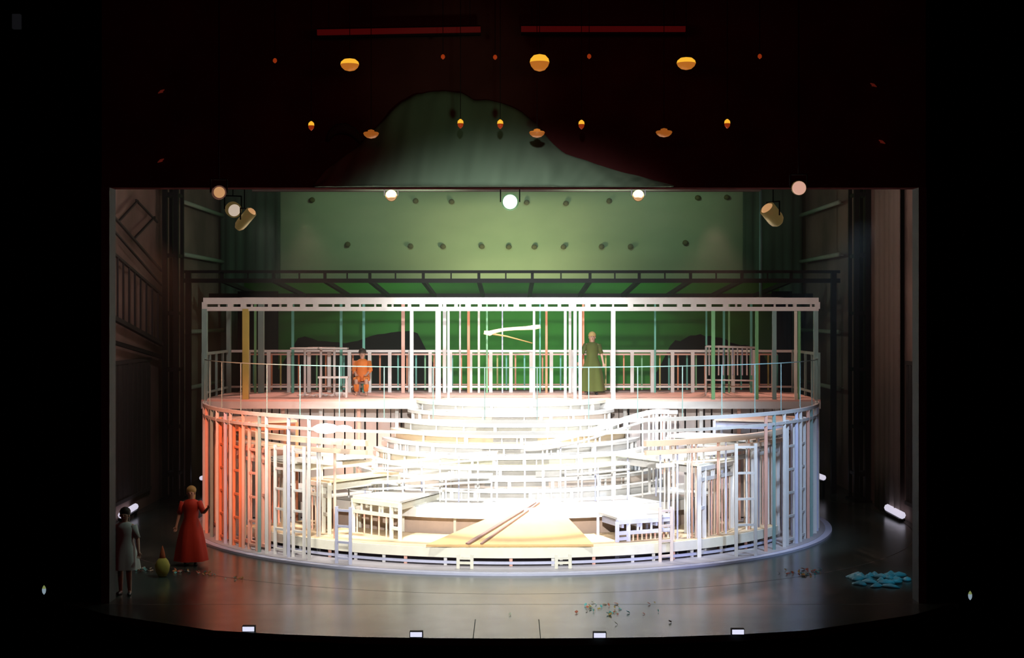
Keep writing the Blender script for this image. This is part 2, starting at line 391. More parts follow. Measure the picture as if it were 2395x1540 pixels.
# dark lower boarding along both wing walls
def wingflat(X, y0, y1, z1, s, label):
    b = MB(); n_ = 12
    for i in range(n_):
        ya = y0 + (y1-y0)*i/n_; yb = y0 + (y1-y0)*(i+1)/n_ - 0.05
        b.box(min(X, X+s*0.04), max(X, X+s*0.04), ya, yb, 0.5, z1 - 0.12*i/n_)
    b.box(min(X, X+s*0.06), max(X, X+s*0.06), y0, y1, 0.45, 0.55); b.box(min(X, X+s*0.06), max(X, X+s*0.06), y0, y1, z1 - 0.1, z1)
    return tag(b.build('wall_boarding', mat('dark_boarding', (0.055, 0.045, 0.045), 0.85)), label, 'panelling')
wingflat(-10.52, 37.0, 43.2, 4.3, 1, 'dark boarding on the lower half of the left wing wall')
wingflat(10.62, 36.5, 39.8, 4.3, -1, 'dark boarding on the lower half of the right wing wall')
cloth('wing_drape', 39.9, 42.6, 10.45, 0.05, 10.2, mat('umber_drape', (0.24, 0.19, 0.17), 0.9), 'umber drape hanging against the right wing wall', 5, 0.05, 'drape', seed=9, axis='y')
# pale pipes along the rear side walls
pm = mat('pale_green_pipe', (0.34, 0.42, 0.34), 0.6)
for X, sg, nm in ((-10.3, -1, 'left'), (10.35, 1, 'right')):
    for z, pos in ((9.1, 'upper'), (7.45, 'middle'), (5.0, 'lower'), (3.2, 'lowest')):
        b = MB(); b.tube([(X, 46.8, z), (X, 53.0, z)], 0.07)
        for yy in (47.5, 52.0): b.bar((X, yy, z), (-10.545 if X < 0 else 10.645, yy, z), 0.04)
        tag(b.build('side_pipe', pm), '%s pale lighting pipe on the rear part of the %s wing wall' % (pos, nm), 'pipe')

# theatrical haze filling the stage house
hz = MB().box(-10.3, 10.3, 29.0, 46.0, 0.02, 8.6).build('haze', None)
hm = bpy.data.materials.new('stage_haze'); hm.use_nodes = True; ht = hm.node_tree; ht.nodes.remove(ht.nodes['Principled BSDF'])
vs_ = ht.nodes.new('ShaderNodeVolumeScatter'); vs_.inputs['Density'].default_value = 0.0032; vs_.inputs['Anisotropy'].default_value = 0.35; vs_.inputs['Color'].default_value = (0.85, 0.97, 0.90, 1)
ht.links.new(vs_.outputs[0], ht.nodes['Material Output'].inputs['Volume'])
hz.data.materials.clear(); hz.data.materials.append(hm); tag(hz, 'thin pale haze hanging in the air over the stage', 'haze', kind='stuff')

# ================================================================== REVOLVING SET
C0 = (0.0, 39.8)
def ring(a, r, z=0.0): return Vector((C0[0] + r*math.sin(R(a)), C0[1] - r*math.cos(R(a)), z))
rev = empty('revolving_stage', (0, 39.8, 0.0), 'low round revolving stage with a pale lilac rim under the white steel set', 'stage')
b = MB(); b.arcband(C0, 0.3, 8.25, 0.0, 0.06, -180, 180, 120); b.build('turntable_deck', mat('lilac_grey_deck', (0.42, 0.41, 0.45), 0.45), rev)
b = MB(); b.arcband(C0, 8.25, 8.42, 0.0, 0.05, -180, 180, 120); b.build('turntable_rim', LILAC, rev)
# low round deck on short legs
ld = empty('round_deck', (0, 39.8, 0.06), 'low round sand coloured deck on an open white steel underframe', 'platform')
b = MB(); b.arcband(C0, 5.7, 7.55, 0.40, 0.46, -58, 58, 60); b.build('deck_boards', SAND, ld)
b = MB(); b.arcband(C0, 7.55, 7.60, 0.24, 0.45, -58, 58, 60); b.build('fascia', CREAM, ld)
b = MB(); b.arcband(C0, 7.50, 7.56, 0.10, 0.16, -58, 58, 60); b.build('bottom_rail', LILAC, ld)
b = MB(); b.arcband(C0, 6.9, 6.94, 0.06, 0.40, -58, 58, 40); b.build('inner_skirt', mat('mauve_cloth', (0.30, 0.22, 0.30), 0.8), ld)
for k, a in enumerate([-54,-47,-40,-33,-27.5,-22,-18,-11,-6.5,0,7,8.4,14,21,25,29,33,40,47,54]):
    p = ring(a, 7.5); b = MB(); b.bar(p + Vector((0,0,0.06)), p + Vector((0,0,0.42)), 0.07); b.build('leg', WHITE if k % 3 else SALMON, ld)
# round mid platform with stepped tiers
mid = empty('stepped_mound', (0, 39.8, 0.06), 'round white stepped mound rising in the middle of the revolving set', 'steps')
def cut_disc(r_, z0, z1, ycut=39.06, r_in=None):
    am = math.degrees(math.acos((39.8 - ycut) / r_)); n_ = 60; P_ = []
    for i in range(n_ + 1): p = ring(-am + 2*am*i/n_, r_); P_.append((p.x, p.y))
    if r_in:
        am = math.degrees(math.acos((39.8 - ycut) / r_in))
        for i in range(n_ + 1): p = ring(am - 2*am*i/n_, r_in); P_.append((p.x, p.y))
    return P_, am
poly, am = cut_disc(5.9, 0, 0)
b = MB(); b.prism(poly, 1.02, 1.10); b.build('landing', GREYW, mid)
b = MB(); b.arcband(C0, 5.86, 5.92, 0.86, 1.10, -82, 82, 70); b.build('landing_fascia', WHITE, mid)
b = MB(); b.arcband(C0, 5.45, 5.5, 0.06, 1.0, -82, 82, 50); b.build('landing_skirt', mat('tan_cladding', (0.66, 0.50, 0.40), 0.6), mid)
for k in range(13):
    a = -80 + k*13.33; p = ring(a, 5.62); b = MB(); b.bar(p + Vector((0,0,0.06)), p + Vector((0,0,1.02)), 0.06); b.build('landing_post', CREAM, mid)
NT = 9
for i in range(NT):
    r_ = 4.35 - 1.75*i/(NT-1); z = 1.34 + (3.30-1.34)*i/(NT-1)
    poly, am = cut_disc(r_, 0, 0)
    b = MB(); b.prism(poly, z-0.075, z); b.build('tread', [WHITE, GREYW, CREAM][i % 3], mid)
    b = MB(); b.arcband(C0, r_-0.13, r_-0.10, z-0.24, z-0.075, -am+4, am-4, 40); b.build('riser', [GREYW, PALEP, WHITE, CREAM, GREYW, SAND][i % 6], mid)
    if i < 8: b = MB(); b.arcband(C0, r_-0.10, r_-0.085, z-0.19, z-0.10, (-14, -9, -16, -5, -12, -8, -17, -10)[i], (6, 13, 9, 15, 4, 12, 10, 14)[i], 12); b.build('gap_shade_strip', mat('gap_shade_grey', (0.34, 0.33, 0.31), 0.6), mid)  # grey strip painted where the gap between treads lies in shade
    b = MB(); nb = int(r_*5)
    for k in range(nb):
        a = random.uniform(-am+4, am-4); p = ring(a, r_-0.06); b.bar(p + Vector((0,0,z-0.24)), p + Vector((0,0,z-0.07)), random.choice((0.03, 0.05, 0.08)))
    tag(b.build('riser_studs', WHITE, mid), kind='stuff')
# curved ramps winding round the mound
def helix(a0, a1, r0_, r1_, z0, z1, wd, m, label, nposts=7):
    t = empty('curved_ramp', ring((a0+a1)/2, (r0_+r1_)/2, 1.10), label, 'ramp'); n_ = 24
    def q(u, off, dz): return ring(a0 + (a1-a0)*u, r0_ + (r1_-r0_)*u + off, z0 + (z1-z0)*(u*u*(3-2*u)) + dz)
    vs = []; fs = []
    for i in range(n_+1):
        u = i/n_; vs += [q(u, 0, -.05), q(u, wd, -.05), q(u, wd, 0), q(u, 0, 0)]
    for i in range(n_):
        for k in range(4): a = i*4+k; b_ = i*4+(k+1) % 4; fs.append((a, b_, b_+4, a+4))
    fs += [(0,1,2,3), (n_*4+3, n_*4+2, n_*4+1, n_*4)]
    b = MB(); b.add(vs, fs); b.build('ramp_boards', m, t)
    b = MB(); b.tube([q(i/n_, wd, -.17) for i in range(n_+1)], 0.03, 6); b.build('lower_rail', WHITE, t)
    for k in range(nposts):
        p = q(k/(nposts-1), wd-.03, -.05); b = MB(); b.bar(p, (p.x, p.y, 1.10), 0.035); b.build('post', WHITE if k % 2 else LILAC, t)
    return t
helix(4, 50, 4.40, 4.75, 2.50, 3.20, 0.34, WHITE, 'white curved ramp climbing to the right around the stepped mound', 10)
helix(-4, -42, 4.40, 4.70, 2.28, 1.98, 0.36, PALEP, 'pale peach curved ramp sinking to the left around the stepped mound', 8)
helix(-5, -46, 4.85, 5.10, 1.80, 1.50, 0.40, GREYW, 'pale grey curved ramp on the left, under the pale peach ramp', 8)
helix(14, 31, 4.90, 5.05, 1.96, 2.04, 0.40, WHITE, 'short white curved ramp right of the mound, under the climbing white ramp', 5)
# warm light beam put into the shape and honey tone of a ramp
rp = empty('light_fan_ramp', (0.2, 33.2, 0.46), 'fan-shaped ramp standing for a warm light beam, widening from the stepped mound to the front', 'ramp')
ap_ = Vector((0.70, 34.25, 1.12)); l0 = Vector((-1.85, 32.32, 0.47)); r0 = Vector((1.80, 32.36, 0.47))
l1 = Vector((0.25, 34.3, 1.12)); r1 = Vector((1.0, 34.3, 1.12))
b = MB(); b.add([l0, r0, r1, l1, l0+Vector((0,0,.05)), r0+Vector((0,0,.05)), r1+Vector((0,0,.05)), l1+Vector((0,0,.05))], [(0,3,2,1),(4,5,6,7),(0,1,5,4),(1,2,6,5),(2,3,7,6),(3,0,4,7)])
b.build('ramp_boards', mat('warm_beam_boards', (0.66, 0.44, 0.20), 0.6), rp)
b = MB(); b.bar(l0 + Vector((0.9,0,.07)), l1 + Vector((0.3,0,.07)), 0.10, 0.03); b.bar(l0 + Vector((1.2,0,.07)), l1 + Vector((0.4,0,.07)), 0.05, 0.03); b.build('ramp_cleat', BROWN, rp)

# ------------------------------------------------------------------ rostra (truss modules) spiralling up the sides
def rostrum(A, B, z, inner, m, top, label, group=None, leg=0.09, bal=5):
    """A = outer front corner (near end), B = far end, both on the ground; boards reach in to radius inner"""
    A = Vector((A[0], A[1], 0.06)); B = Vector((B[0], B[1], 0.06)); zA, zB = z
    t = empty('steel_rostrum', (A + B)/2, label, 'rostrum', group)
    t.location.z = 0.06
    d = (B - A).normalized(); L = (B - A).length
    def q(u, zz): p = A + d*L*u; return Vector((p.x, p.y, zz))
    def zt(u): return zA + (zB - zA)*u
    def inn(p):
        v = Vector((p.x - C0[0], p.y - C0[1])); v = v.normalized()*inner; return Vector((C0[0]+v.x, C0[1]+v.y, 0))
    b = MB(); b.bar(q(0, zA-.05), q(1, zB-.05), 0.10, 0.10); b.build('top_rail', m, t)
    b = MB(); b.bar(q(0, zA-.30), q(1, zB-.30), 0.08, 0.08); b.build('second_rail', m, t)
    b = MB(); b.bar(q(0, 0.16), q(1, 0.16), 0.08, 0.08); b.build('bottom_rail', m, t)
    for u in (0.18, 0.36, 0.42, 0.6, 0.8):
        b = MB(); b.bar(q(u, zt(u)-.30), q(u, zt(u)-.05), 0.05); b.build('web', m, t)
    g = 0.30 / L
    for u in (0.0, g, 0.98):
        b = MB(); b.bar(q(u, 0.06 if u != g else 0.12), q(u, zt(u)-.05), leg); b.build('leg', m, t)
    b = MB(); b.bar(q(0, zA*0.55), q(g, zA*0.55), 0.07); b.build('rung', m, t)
    for i in range(bal):
        u = 0.28 + 0.62*i/max(1, bal-1) ; b = MB(); b.bar(q(u, 0.16), q(u, zt(u)-.3), 0.035); b.build('baluster', SALMON if i % 2 else PEACH, t)
    ia, ib = inn(A), inn(B)
    b = MB(); za, zb = zA, zB
    vs = [q(0, za), q(1, zb), Vector((ib.x, ib.y, zb)), Vector((ia.x, ia.y, za))]
    b.add([v for v in vs] + [v + Vector((0,0,.05)) for v in vs], [(0,3,2,1),(4,5,6,7),(0,1,5,4),(1,2,6,5),(2,3,7,6),(3,0,4,7)])
    b.build('deck_boards', top, t)
    b = MB()
    for u in (0.1, 0.4, 0.7, 0.95): 
        p = q(u, zt(u)-0.12); i_ = inn(p); b.bar(p, Vector((i_.x, i_.y, p.z)), 0.05, 0.14)
    b.build('joist', m, t)
    b = MB(); b.bar(Vector((ia.x, ia.y, 1.1 if inner < 5.9 else 0.06)), Vector((ia.x, ia.y, za)), 0.06); b.build('rear_leg', m, t)
    b = MB(); b.bar(Vector((ib.x, ib.y, 1.1 if inner < 5.9 else 0.06)), Vector((ib.x, ib.y, zb)), 0.06); b.build('rear_leg', m, t)
    return t
def PO(a, r_): p = ring(a, r_); return (p.x, p.y)
rostrum(PO(-21.3, 6.87), PO(-35.6, 6.35), (1.28, 1.26), 4.5, CREAM, GREYW, 'low cream steel rostrum left of centre, its double end leg nearest the middle')
rostrum(PO(-37.3, 6.92), PO(-47.5, 6.6), (1.64, 1.60), 4.5, CREAM, SAND, 'cream steel rostrum of middle height, second from the centre on the left')
rostrum(PO(-49.2, 7.0), PO(-62, 6.8), (1.98, 1.94), 4.5, CREAM, GREYW, 'cream steel rostrum, third from the centre on the left')
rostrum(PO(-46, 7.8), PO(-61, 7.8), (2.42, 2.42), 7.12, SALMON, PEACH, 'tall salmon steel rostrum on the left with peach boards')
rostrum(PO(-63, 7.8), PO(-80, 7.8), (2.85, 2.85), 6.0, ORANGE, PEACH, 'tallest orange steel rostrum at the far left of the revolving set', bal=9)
rostrum(PO(34, 7.6), PO(50, 6.9), (2.10, 2.06), 4.5, WHITE, CREAM, 'white steel rostrum with cream top boards right of centre', bal=9)
rostrum(PO(52, 7.3), PO(65, 7.3), (2.50, 2.50), 4.9, WHITE, GREYW, 'tall white steel rostrum on the right, next to the outer ladder frame', bal=7)
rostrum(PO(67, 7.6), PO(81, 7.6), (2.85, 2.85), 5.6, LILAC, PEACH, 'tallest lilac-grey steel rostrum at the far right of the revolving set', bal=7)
rostrum(PO(19.5, 7.1), PO(32, 7.0), (0.95, 0.93), 6.0, LILAC, GREYW, 'low lilac steel rostrum right of the honey coloured ramp', bal=9)

# ------------------------------------------------------------------ round hoops
def hoop(r_, z, m, segs, label, posts=(), th=0.10, zb=None, pm_=None, pt=0.07, zdeck=0.06, name='round_truss'):
    t = empty(name, (0, 39.8, zdeck), label, 'truss')
    for a0, a1 in segs:
        b = MB(); b.arcband(C0, r_-th, r_, z-th, z, a0, a1, 70); b.build('hoop', m, t)
        if zb: b = MB(); b.arcband(C0, r_-th*.8, r_, zb-th*.8, zb, a0, a1, 70); b.build('lower_hoop', m, t)
    for k, a in enumerate(posts):
        p = ring(a, r_-th/2); b = MB(); b.bar(p + Vector((0,0,zdeck)), p + Vector((0,0,z-th)), pt)
        b.build('post', (pm_[k % len(pm_)] if pm_ else m), t)
    return t
rq = random.Random(4)
def angs(rs, n_): return sorted(rq.uniform(*rq.choice(rs)) for _ in range(n_))
rp_ = [-83,-79,-75,-71,-66,-62.2,-58,-55.7,-51,-46,-44,-38.5,-34,47,49.5,53,58,60,64.5,67,71,74,78,80,83]
hoop(8.1, 3.28, GREYW, [(-84, 84)], 'large pale round ring truss level with the gallery deck, carried on perimeter posts', rp_, 0.08, 3.02, [WHITE, LILAC, GREYW, SALMON, TEALG])
hoop(7.42, 2.72, PEACH, [(-80, -26), (24, 80)], 'peach ring truss in two arcs inside the large ring truss', angs([(-80,-28),(25,80),(25,50)], 46), 0.13, 2.50, [PEACH, LILAC, WHITE, WHITE, SALMON], 0.035)
hoop(6.75, 2.34, WHITE, [(-80, -36), (30, 80)], 'white ring truss in two arcs, innermost and lowest of the round trusses', angs([(-78,-37),(31,80),(31,52)], 46), 0.12, 2.12, [WHITE, LILAC, WHITE, CREAM, PEACH], 0.03)

# ------------------------------------------------------------------ upright ladder frames round the edge
def ladder_frame(a, r_, h, wdt, m, rungs, label, group=None, turn=0, z0=0.06):
    p = ring(a, r_, z0); t = empty('upright_ladder', p, label, 'ladder', group)
    tx = Vector((math.cos(R(a+turn)), math.sin(R(a+turn)), 0)) * wdt/2
    for s in (-1, 1):
        b = MB(); b.bar(p + tx*s, p + tx*s + Vector((0,0,h)), 0.07); b.build('upright', m, t)
    for i in range(rungs):
        z = 0.12 + (h-0.2)*i/(rungs-1)
        b = MB(); b.bar(p - tx + Vector((0,0,z)), p + tx + Vector((0,0,z)), 0.05); b.build('rung', m, t)
    return t
for a, m in ((-60.5, ORANGE), (-54, ORANGE), (-48.5, SALMON)):  # orange light is also put into the colour of these frames
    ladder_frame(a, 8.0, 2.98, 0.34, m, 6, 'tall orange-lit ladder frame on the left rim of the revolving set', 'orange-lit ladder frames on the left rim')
for a in (-41.5, -37.0):
    ladder_frame(a, 7.95, 2.5, 0.34, WHITE, 6, 'white ladder frame left of centre, behind the cream rostra', 'white ladder frames left of centre')
for a in (56.5, 62, 69):
    ladder_frame(a, 8.0, 2.98, 0.42, GREYW, 6, 'tall grey ladder frame on the right rim of the revolving set', 'grey ladder frames on the right rim')
ladder_frame(40.8, 8.15, 2.55, 0.46, WHITE, 5, 'white ladder frame standing foremost at the right of the revolving set', turn=-30)
ladder_frame(26.5, 7.7, 1.2, 0.30, PALEP, 4, 'short pale peach ladder frame at the foot of the white rostrum right of centre')
ladder_frame(-27.0, 8.1, 1.25, 0.36, LILAC, 4, 'short lilac ladder frame in front of the lowest cream rostrum')
ladder_frame(-7.2, 7.9, 0.30, 0.30, CREAM, 2, 'stubby cream foot frame at the front edge, left of centre')
ladder_frame(8.2, 7.9, 0.30, 0.30, CREAM, 2, 'stubby cream foot frame at the front edge, right of centre')
# cluster of bright white tubes at the right of the mound
cl = empty('tube_rack', (3.45, 37.4, 1.1), 'upright rack of bright white tubes right of the stepped mound', 'rack')
for i, px in enumerate((1518, 1528, 1537, 1546, 1553)):
    x = (px-1195)/F*37.4; b = MB(); b.tube([(x, 37.4, 1.1), (x, 37.4, 3.1)], 0.026); b.build('tube', WHITE, cl)
for i, px in enumerate((1562, 1568, 1579)):
    x = (px-1195)/F*37.4; b = MB(); b.tube([(x, 37.4, 1.1), (x, 37.4, 3.0)], 0.022); b.build('tube', PEACH, cl)
b = MB(); b.bar((3.4, 37.4, 3.08), (4.2, 37.4, 3.08), 0.09); b.bar((3.4, 37.4, 1.14), (4.2, 37.4, 1.14), 0.09); b.build('rack_rail', WHITE, cl)

# ------------------------------------------------------------------ gallery
HW = 8.16; YF, YB = 39.1, 42.9; ZD = 3.3
gal = empty('gallery', (0, 41, 0.06), 'raised gallery with pink boards and slatted cladding behind the stepped mound', 'gallery')
b = MB()
for i in range(12):
    y0 = YF + (YB-YF)*i/12; b.box(-HW, HW, y0, y0 + (YB-YF)/12 - 0.012, ZD-0.05, ZD)
b.build('deck_boards', PINKD, gal)
b = MB(); b.box(-HW, HW, YF-0.02, YF+0.05, ZD-0.24, ZD-0.05); b.build('fascia', GREYW, gal)
for i in range(17):
    x = -HW + 0.05 + (2*HW-0.1)*i/16; b = MB(); b.bar((x, 39.6, 0.06), (x, 39.6, ZD-0.05), 0.09); b.build('post', WHITE if i % 2 else SALMON, gal)
b = MB(); x = -HW
while x < HW:
    wd = random.uniform(0.14, 0.34); b.box(x, min(HW, x+wd), 39.9, 39.93, 0.1, ZD-0.06); x += wd + random.uniform(0.015, 0.05)
b.build('slat_cladding', mat('taupe_slats', (0.66, 0.58, 0.54), 0.6), gal)
b = MB(); b.box(-HW, HW, 42.7, 42.75, 0.06, ZD-0.06); b.build('rear_cladding', BROWN, gal)
def rail(name, pts, z0, z1, m, spacing, label, t=0.055, bt=0.06, mids=(), mats=None, cat='railing', group=None, low=True):
    e = empty(name, ((pts[0][0]+pts[-1][0])/2, (pts[0][1]+pts[-1][1])/2, z0), label, cat, group)
    b = MB(); b2 = MB()
    for a, c in zip(pts[:-1], pts[1:]):
        b.bar((a[0], a[1], z1), (c[0], c[1], z1), t*1.3); b2.bar((a[0], a[1], z0+0.16), (c[0], c[1], z0+0.16), t)
    b.build('top_rail', m, e); low and b2.build('bottom_rail', m, e)
    L = [(Vector(c)-Vector(a)).length for a, c in zip(pts[:-1], pts[1:])]; tot = sum(L); n_ = max(1, round(tot/spacing))
    for i in range(n_+1):
        s = tot*i/n_; k = 0
        while k < len(L)-1 and s > L[k]: s -= L[k]; k += 1
        a, c = Vector(pts[k]), Vector(pts[k+1]); p = a + (c-a)*min(1, s/L[k])
        bb = MB(); bb.bar((p.x, p.y, z0), (p.x, p.y, z1), bt); bb.build('baluster', (mats[i % len(mats)] if mats else m), e)
    return e
rail('railing', [(-HW, YB-.05), (HW, YB-.05)], ZD, 4.49, WHITE, 0.58, 'long white steel railing along the back of the gallery', bt=0.10)
rail('railing', [(-HW+.03, YF+.05), (-HW+.03, YB-.15)], ZD, 4.50, TEALG, 0.85, 'short grey-teal side railing at the left end of the gallery')  # end railings darkened by tint in place of weaker light
rail('railing', [(HW-.03, YF+.05), (HW-.03, YB-.15)], ZD, 4.50, TEALG, 0.85, 'short grey-teal side railing at the right end of the gallery')
rail('railing', [(-7.95, 44.3), (7.95, 44.3)], ZD, 4.36, SALMON, 0.27, 'thin coloured railing of orange, green and teal bars behind the white gallery railing', 0.04, 0.045, mats=[ORANGE, TEAL, GREENS, ORANGE, YELLOW, TEAL])  # bar tints carry coloured light on the steel
b = MB(); b.box(-8.0, 8.0, 43.6, 44.6, ZD-0.1, ZD); o = b.build('rear_walkway', BROWN); tag(o, 'narrow dark walkway behind the gallery under the coloured railing', 'walkway')
b = MB(); 
for x in (-7.8, -4, 0, 4, 7.8): b.bar((x, 44.4, -ZD+0.1+ZD-0.1), (x, 44.4, ZD-0.1), 0.1)
# the walkway's legs join it
lg = b.build('leg', BLACK, o); lg.location = -o.location
# curved teal guard rail standing on the front of the ring
pts = [tuple(ring(a, 8.05)[:2]) for a in range(-84, 85, 4)]
rail('guard_rail', pts, 3.28, 4.40, TEALG, 1.1, 'thin curved grey-teal guard rail standing on the large ring truss', 0.016, 0.02, low=False)

# ------------------------------------------------------------------ portal frame
pf = empty('portal_frame', (0, 39.25, 3.3), 'wide white steel portal frame with a double-chord beam standing over the gallery', 'frame')
zt_ = P(0, 707, 39.25).z; zb_ = P(0, 723, 39.25).z
for nm, z, h in (('top_chord', zt_+0.03, 0.17), ('bottom_chord', zb_, 0.11)):
    b = MB(); b.bar((-8.13, 39.25, z), (8.13, 39.25, z), 0.12, h); b.build(nm, WHITE, pf)
b = MB(); b.bar((-7.7, 42.6, 6.0), (7.7, 42.6, 6.0), 0.10, 0.08); b.build('rear_chord', WHITE, pf)
random.seed(3); x = -8.1; k = 0
while x < 8.1 and k < 46:
    b = MB(); b.bar((x, 39.25, zb_), (x, 39.25, zt_), random.choice((0.05, 0.09, 0.14))); b.build('web', WHITE, pf); x += random.uniform(0.2, 0.5); k += 1
for s in (-1, 1):
    b = MB(); b.bar((s*8.0, 39.25, zt_), (s*7.7, 42.6, 6.0), 0.08); b.build('side_chord', WHITE, pf)
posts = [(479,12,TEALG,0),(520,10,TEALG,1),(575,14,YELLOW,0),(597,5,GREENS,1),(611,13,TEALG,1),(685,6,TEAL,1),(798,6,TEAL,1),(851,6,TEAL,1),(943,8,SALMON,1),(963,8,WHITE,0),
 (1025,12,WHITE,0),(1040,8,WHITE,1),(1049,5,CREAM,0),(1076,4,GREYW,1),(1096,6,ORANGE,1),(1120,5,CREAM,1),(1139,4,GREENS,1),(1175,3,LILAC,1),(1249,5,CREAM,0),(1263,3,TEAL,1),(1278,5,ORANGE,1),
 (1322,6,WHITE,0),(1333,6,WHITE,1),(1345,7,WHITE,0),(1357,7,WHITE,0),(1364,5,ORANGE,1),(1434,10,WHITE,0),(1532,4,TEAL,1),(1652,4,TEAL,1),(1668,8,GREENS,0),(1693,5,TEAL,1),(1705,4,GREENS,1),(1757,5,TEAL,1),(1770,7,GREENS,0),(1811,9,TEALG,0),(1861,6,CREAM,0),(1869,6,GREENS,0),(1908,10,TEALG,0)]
for px, wpx, m, rear in posts:  # post tints stand in for coloured light falling on them
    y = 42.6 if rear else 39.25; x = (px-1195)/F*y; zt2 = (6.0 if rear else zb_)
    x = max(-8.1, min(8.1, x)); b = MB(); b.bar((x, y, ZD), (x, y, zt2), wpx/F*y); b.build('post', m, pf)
for s in (-1, 1):
    b = MB(); b.bar((s*8.1, 39.25, zb_), (s*8.1, 39.25, zt_), 0.13); b.build('corner', WHITE, pf)

# ------------------------------------------------------------------ furniture on the gallery
def bar_table(x, y, h, label):
    t = empty('bar_table', (x, y, ZD), label, 'table')
    b = MB(); b.box(x-0.38, x+0.38, y-0.22, y+0.22, ZD+h-0.045, ZD+h); b.build('tabletop', WHITE, t, 0.01)
    b = MB(); b.tube([(x, y, ZD+0.03), (x, y, ZD+h-0.04)], 0.035); b.build('stem', WHITE, t)
    b = MB(); b.lathe([(0.22, 0), (0.22, 0.015), (0.05, 0.04), (0.04, 0.06)], (x, y, ZD), 20); b.build('base', WHITE, t)
for px, tx in ((713, 'leftmost'), (747, 'second from left'), (782, 'rightmost')):
    bar_table((px-1195)/F*41.2 , 41.2 + (0.35 if tx.startswith('second') else 0), 1.33, 'tall white bar table, %s of the three on the left of the gallery' % tx)
b = MB(); x0, x1 = (745-1195)/F*40.2, (815-1195)/F*40.2
bn = empty('bench', ((x0+x1)/2, 40.2, ZD), 'low white backless bench in front of the tall bar tables', 'bench')
b.box(x0, x1, 40.05, 40.35, ZD+0.52, ZD+0.57); b.build('seat', WHITE, bn)
for x in (x0+.05, x1-.05):
    for y in (40.1, 40.3): b = MB(); b.bar((x, y, ZD), (x, y, ZD+0.52), 0.04); b.build('leg', WHITE, bn)
rk = empty('clothes_rack', (5.95, 41.4, ZD), 'white rail rack with thin hanging rods on the right of the gallery', 'rack')
x0, x1 = (1651-1195)/F*41.4, (1768-1195)/F*41.4
b = MB(); b.tube([(x0, 41.4, ZD+1.36), (x1, 41.4, ZD+1.32)], 0.03); b.build('top_bar', WHITE, rk)
for x in (x0, x1): b = MB(); b.tube([(x, 41.4, ZD), (x, 41.4, ZD+1.36)], 0.025); b.build('upright', WHITE, rk)
b = MB(); b.tube([(x0, 41.4, ZD+0.42), (x1, 41.4, ZD+0.40)], 0.022); b.build('lower_bar', WHITE, rk)
for i in range(10):
    x = x0 + (x1-x0)*(i+0.7)/10.6; b = MB(); b.tube([(x, 41.4, ZD+0.55), (x, 41.4, ZD+1.33)], 0.02); b.build('hanging_rod', LILAC if i % 2 else WHITE, rk)
# small white dishes on the deck edge
random.seed(11)
for i, px in enumerate((703, 718, 733, 748, 762, 776, 788, 797, 806)):
    y = 40.6 + 0.15*math.sin(i*2.1); x = (px-1195)/F*y; b = MB(); hh = 0.05 if i < 6 else 0.12
    b.lathe([(0.03, 0), (0.075, hh*0.6), (0.08, hh), (0.07, hh), (0.05, hh*0.4)], (x, y, ZD), 14)
    lab, gp = ('small white dish standing in the row on the left of the gallery floor', 'small white dishes on the gallery floor') if i < 6 else ('small white cup at the right end of the row of dishes', 'small white cups on the gallery floor')
    tag(b.build('dish' if i < 6 else 'cup', WHITE), lab, 'dish' if i < 6 else 'cup', gp)
# warm light streak built as a glowing bent rod under the portal beam
glow = mat('warm_streak_glow', (0.9, 0.7, 0.5), 0.5, emit=(1.0, 0.78, 0.50), strength=0.95)
tb = empty('hanging_streak_rod', (0.05, 40.5, 5.1), 'bent rod with an added warm glow, hanging between the middle posts of the upper frame', 'lamp')
pp = [P(px, py, 40.5) for px, py in ((1132,778),(1145,780),(1160,775),(1180,771),(1205,769),(1230,768),(1250,766),(1264,764))]
b = MB(); b.tube(pp, [0.05,0.07,0.05,0.045,0.045,0.05,0.065,0.05]); b.build('glow_streak', glow, tb)
b = MB(); b.tube([pp[0], P(1150, 781, 40.5), P(1185, 787, 40.5), P(1245, 803, 40.5)], [0.03, 0.03, 0.02, 0.012]); b.build('tail_rod', mat('dim_amber_rod', (0.5, 0.3, 0.1), 0.5), tb)
for q_ in (pp[1], pp[6]):
    b = MB(); b.bar(q_, (q_.x, 39.3, zb_), 0.006); b.build('hanging_wire', BLACK, tb)

# ------------------------------------------------------------------ two blown-out lamps and sparks on the set
LW = mat('white_lamp_glass', (1, 1, 1), 0.3, emit=(1.0, 1.0, 0.98), strength=6.0)
for px, rr, lab in ((762, 0.36, 'large blazing white oval lamp on the left ring truss, left of the pair'), (803, 0.24, 'smaller blazing white oval lamp on the left ring truss, right of the pair')):
    p = P(px, 1003, 33.1); e = empty('flood_lamp', p, lab, 'lamp')
    b = MB(); Mx = Matrix.Diagonal((1.0, 0.35, 0.5)); 
    b.lathe([(0.02, -rr), (rr*0.6, -rr*0.8), (rr*0.95, -rr*0.3), (rr*0.95, rr*0.3), (rr*0.6, rr*0.8), (0.02, rr)], p, 20, M=Matrix.Diagonal((0.85, 0.4, 0.32)))
    b.build('lamp_glass', LW, e)
    b = MB(); b.bar(p + Vector((0, 0.16, 0)), Vector((p.x, p.y+0.16, 3.05)), 0.03); b.bar((p.x, p.y+0.16, 3.0), (p.x*1.0, 33.2, 3.0), 0.03); b.build('bracket', WHITE, e)

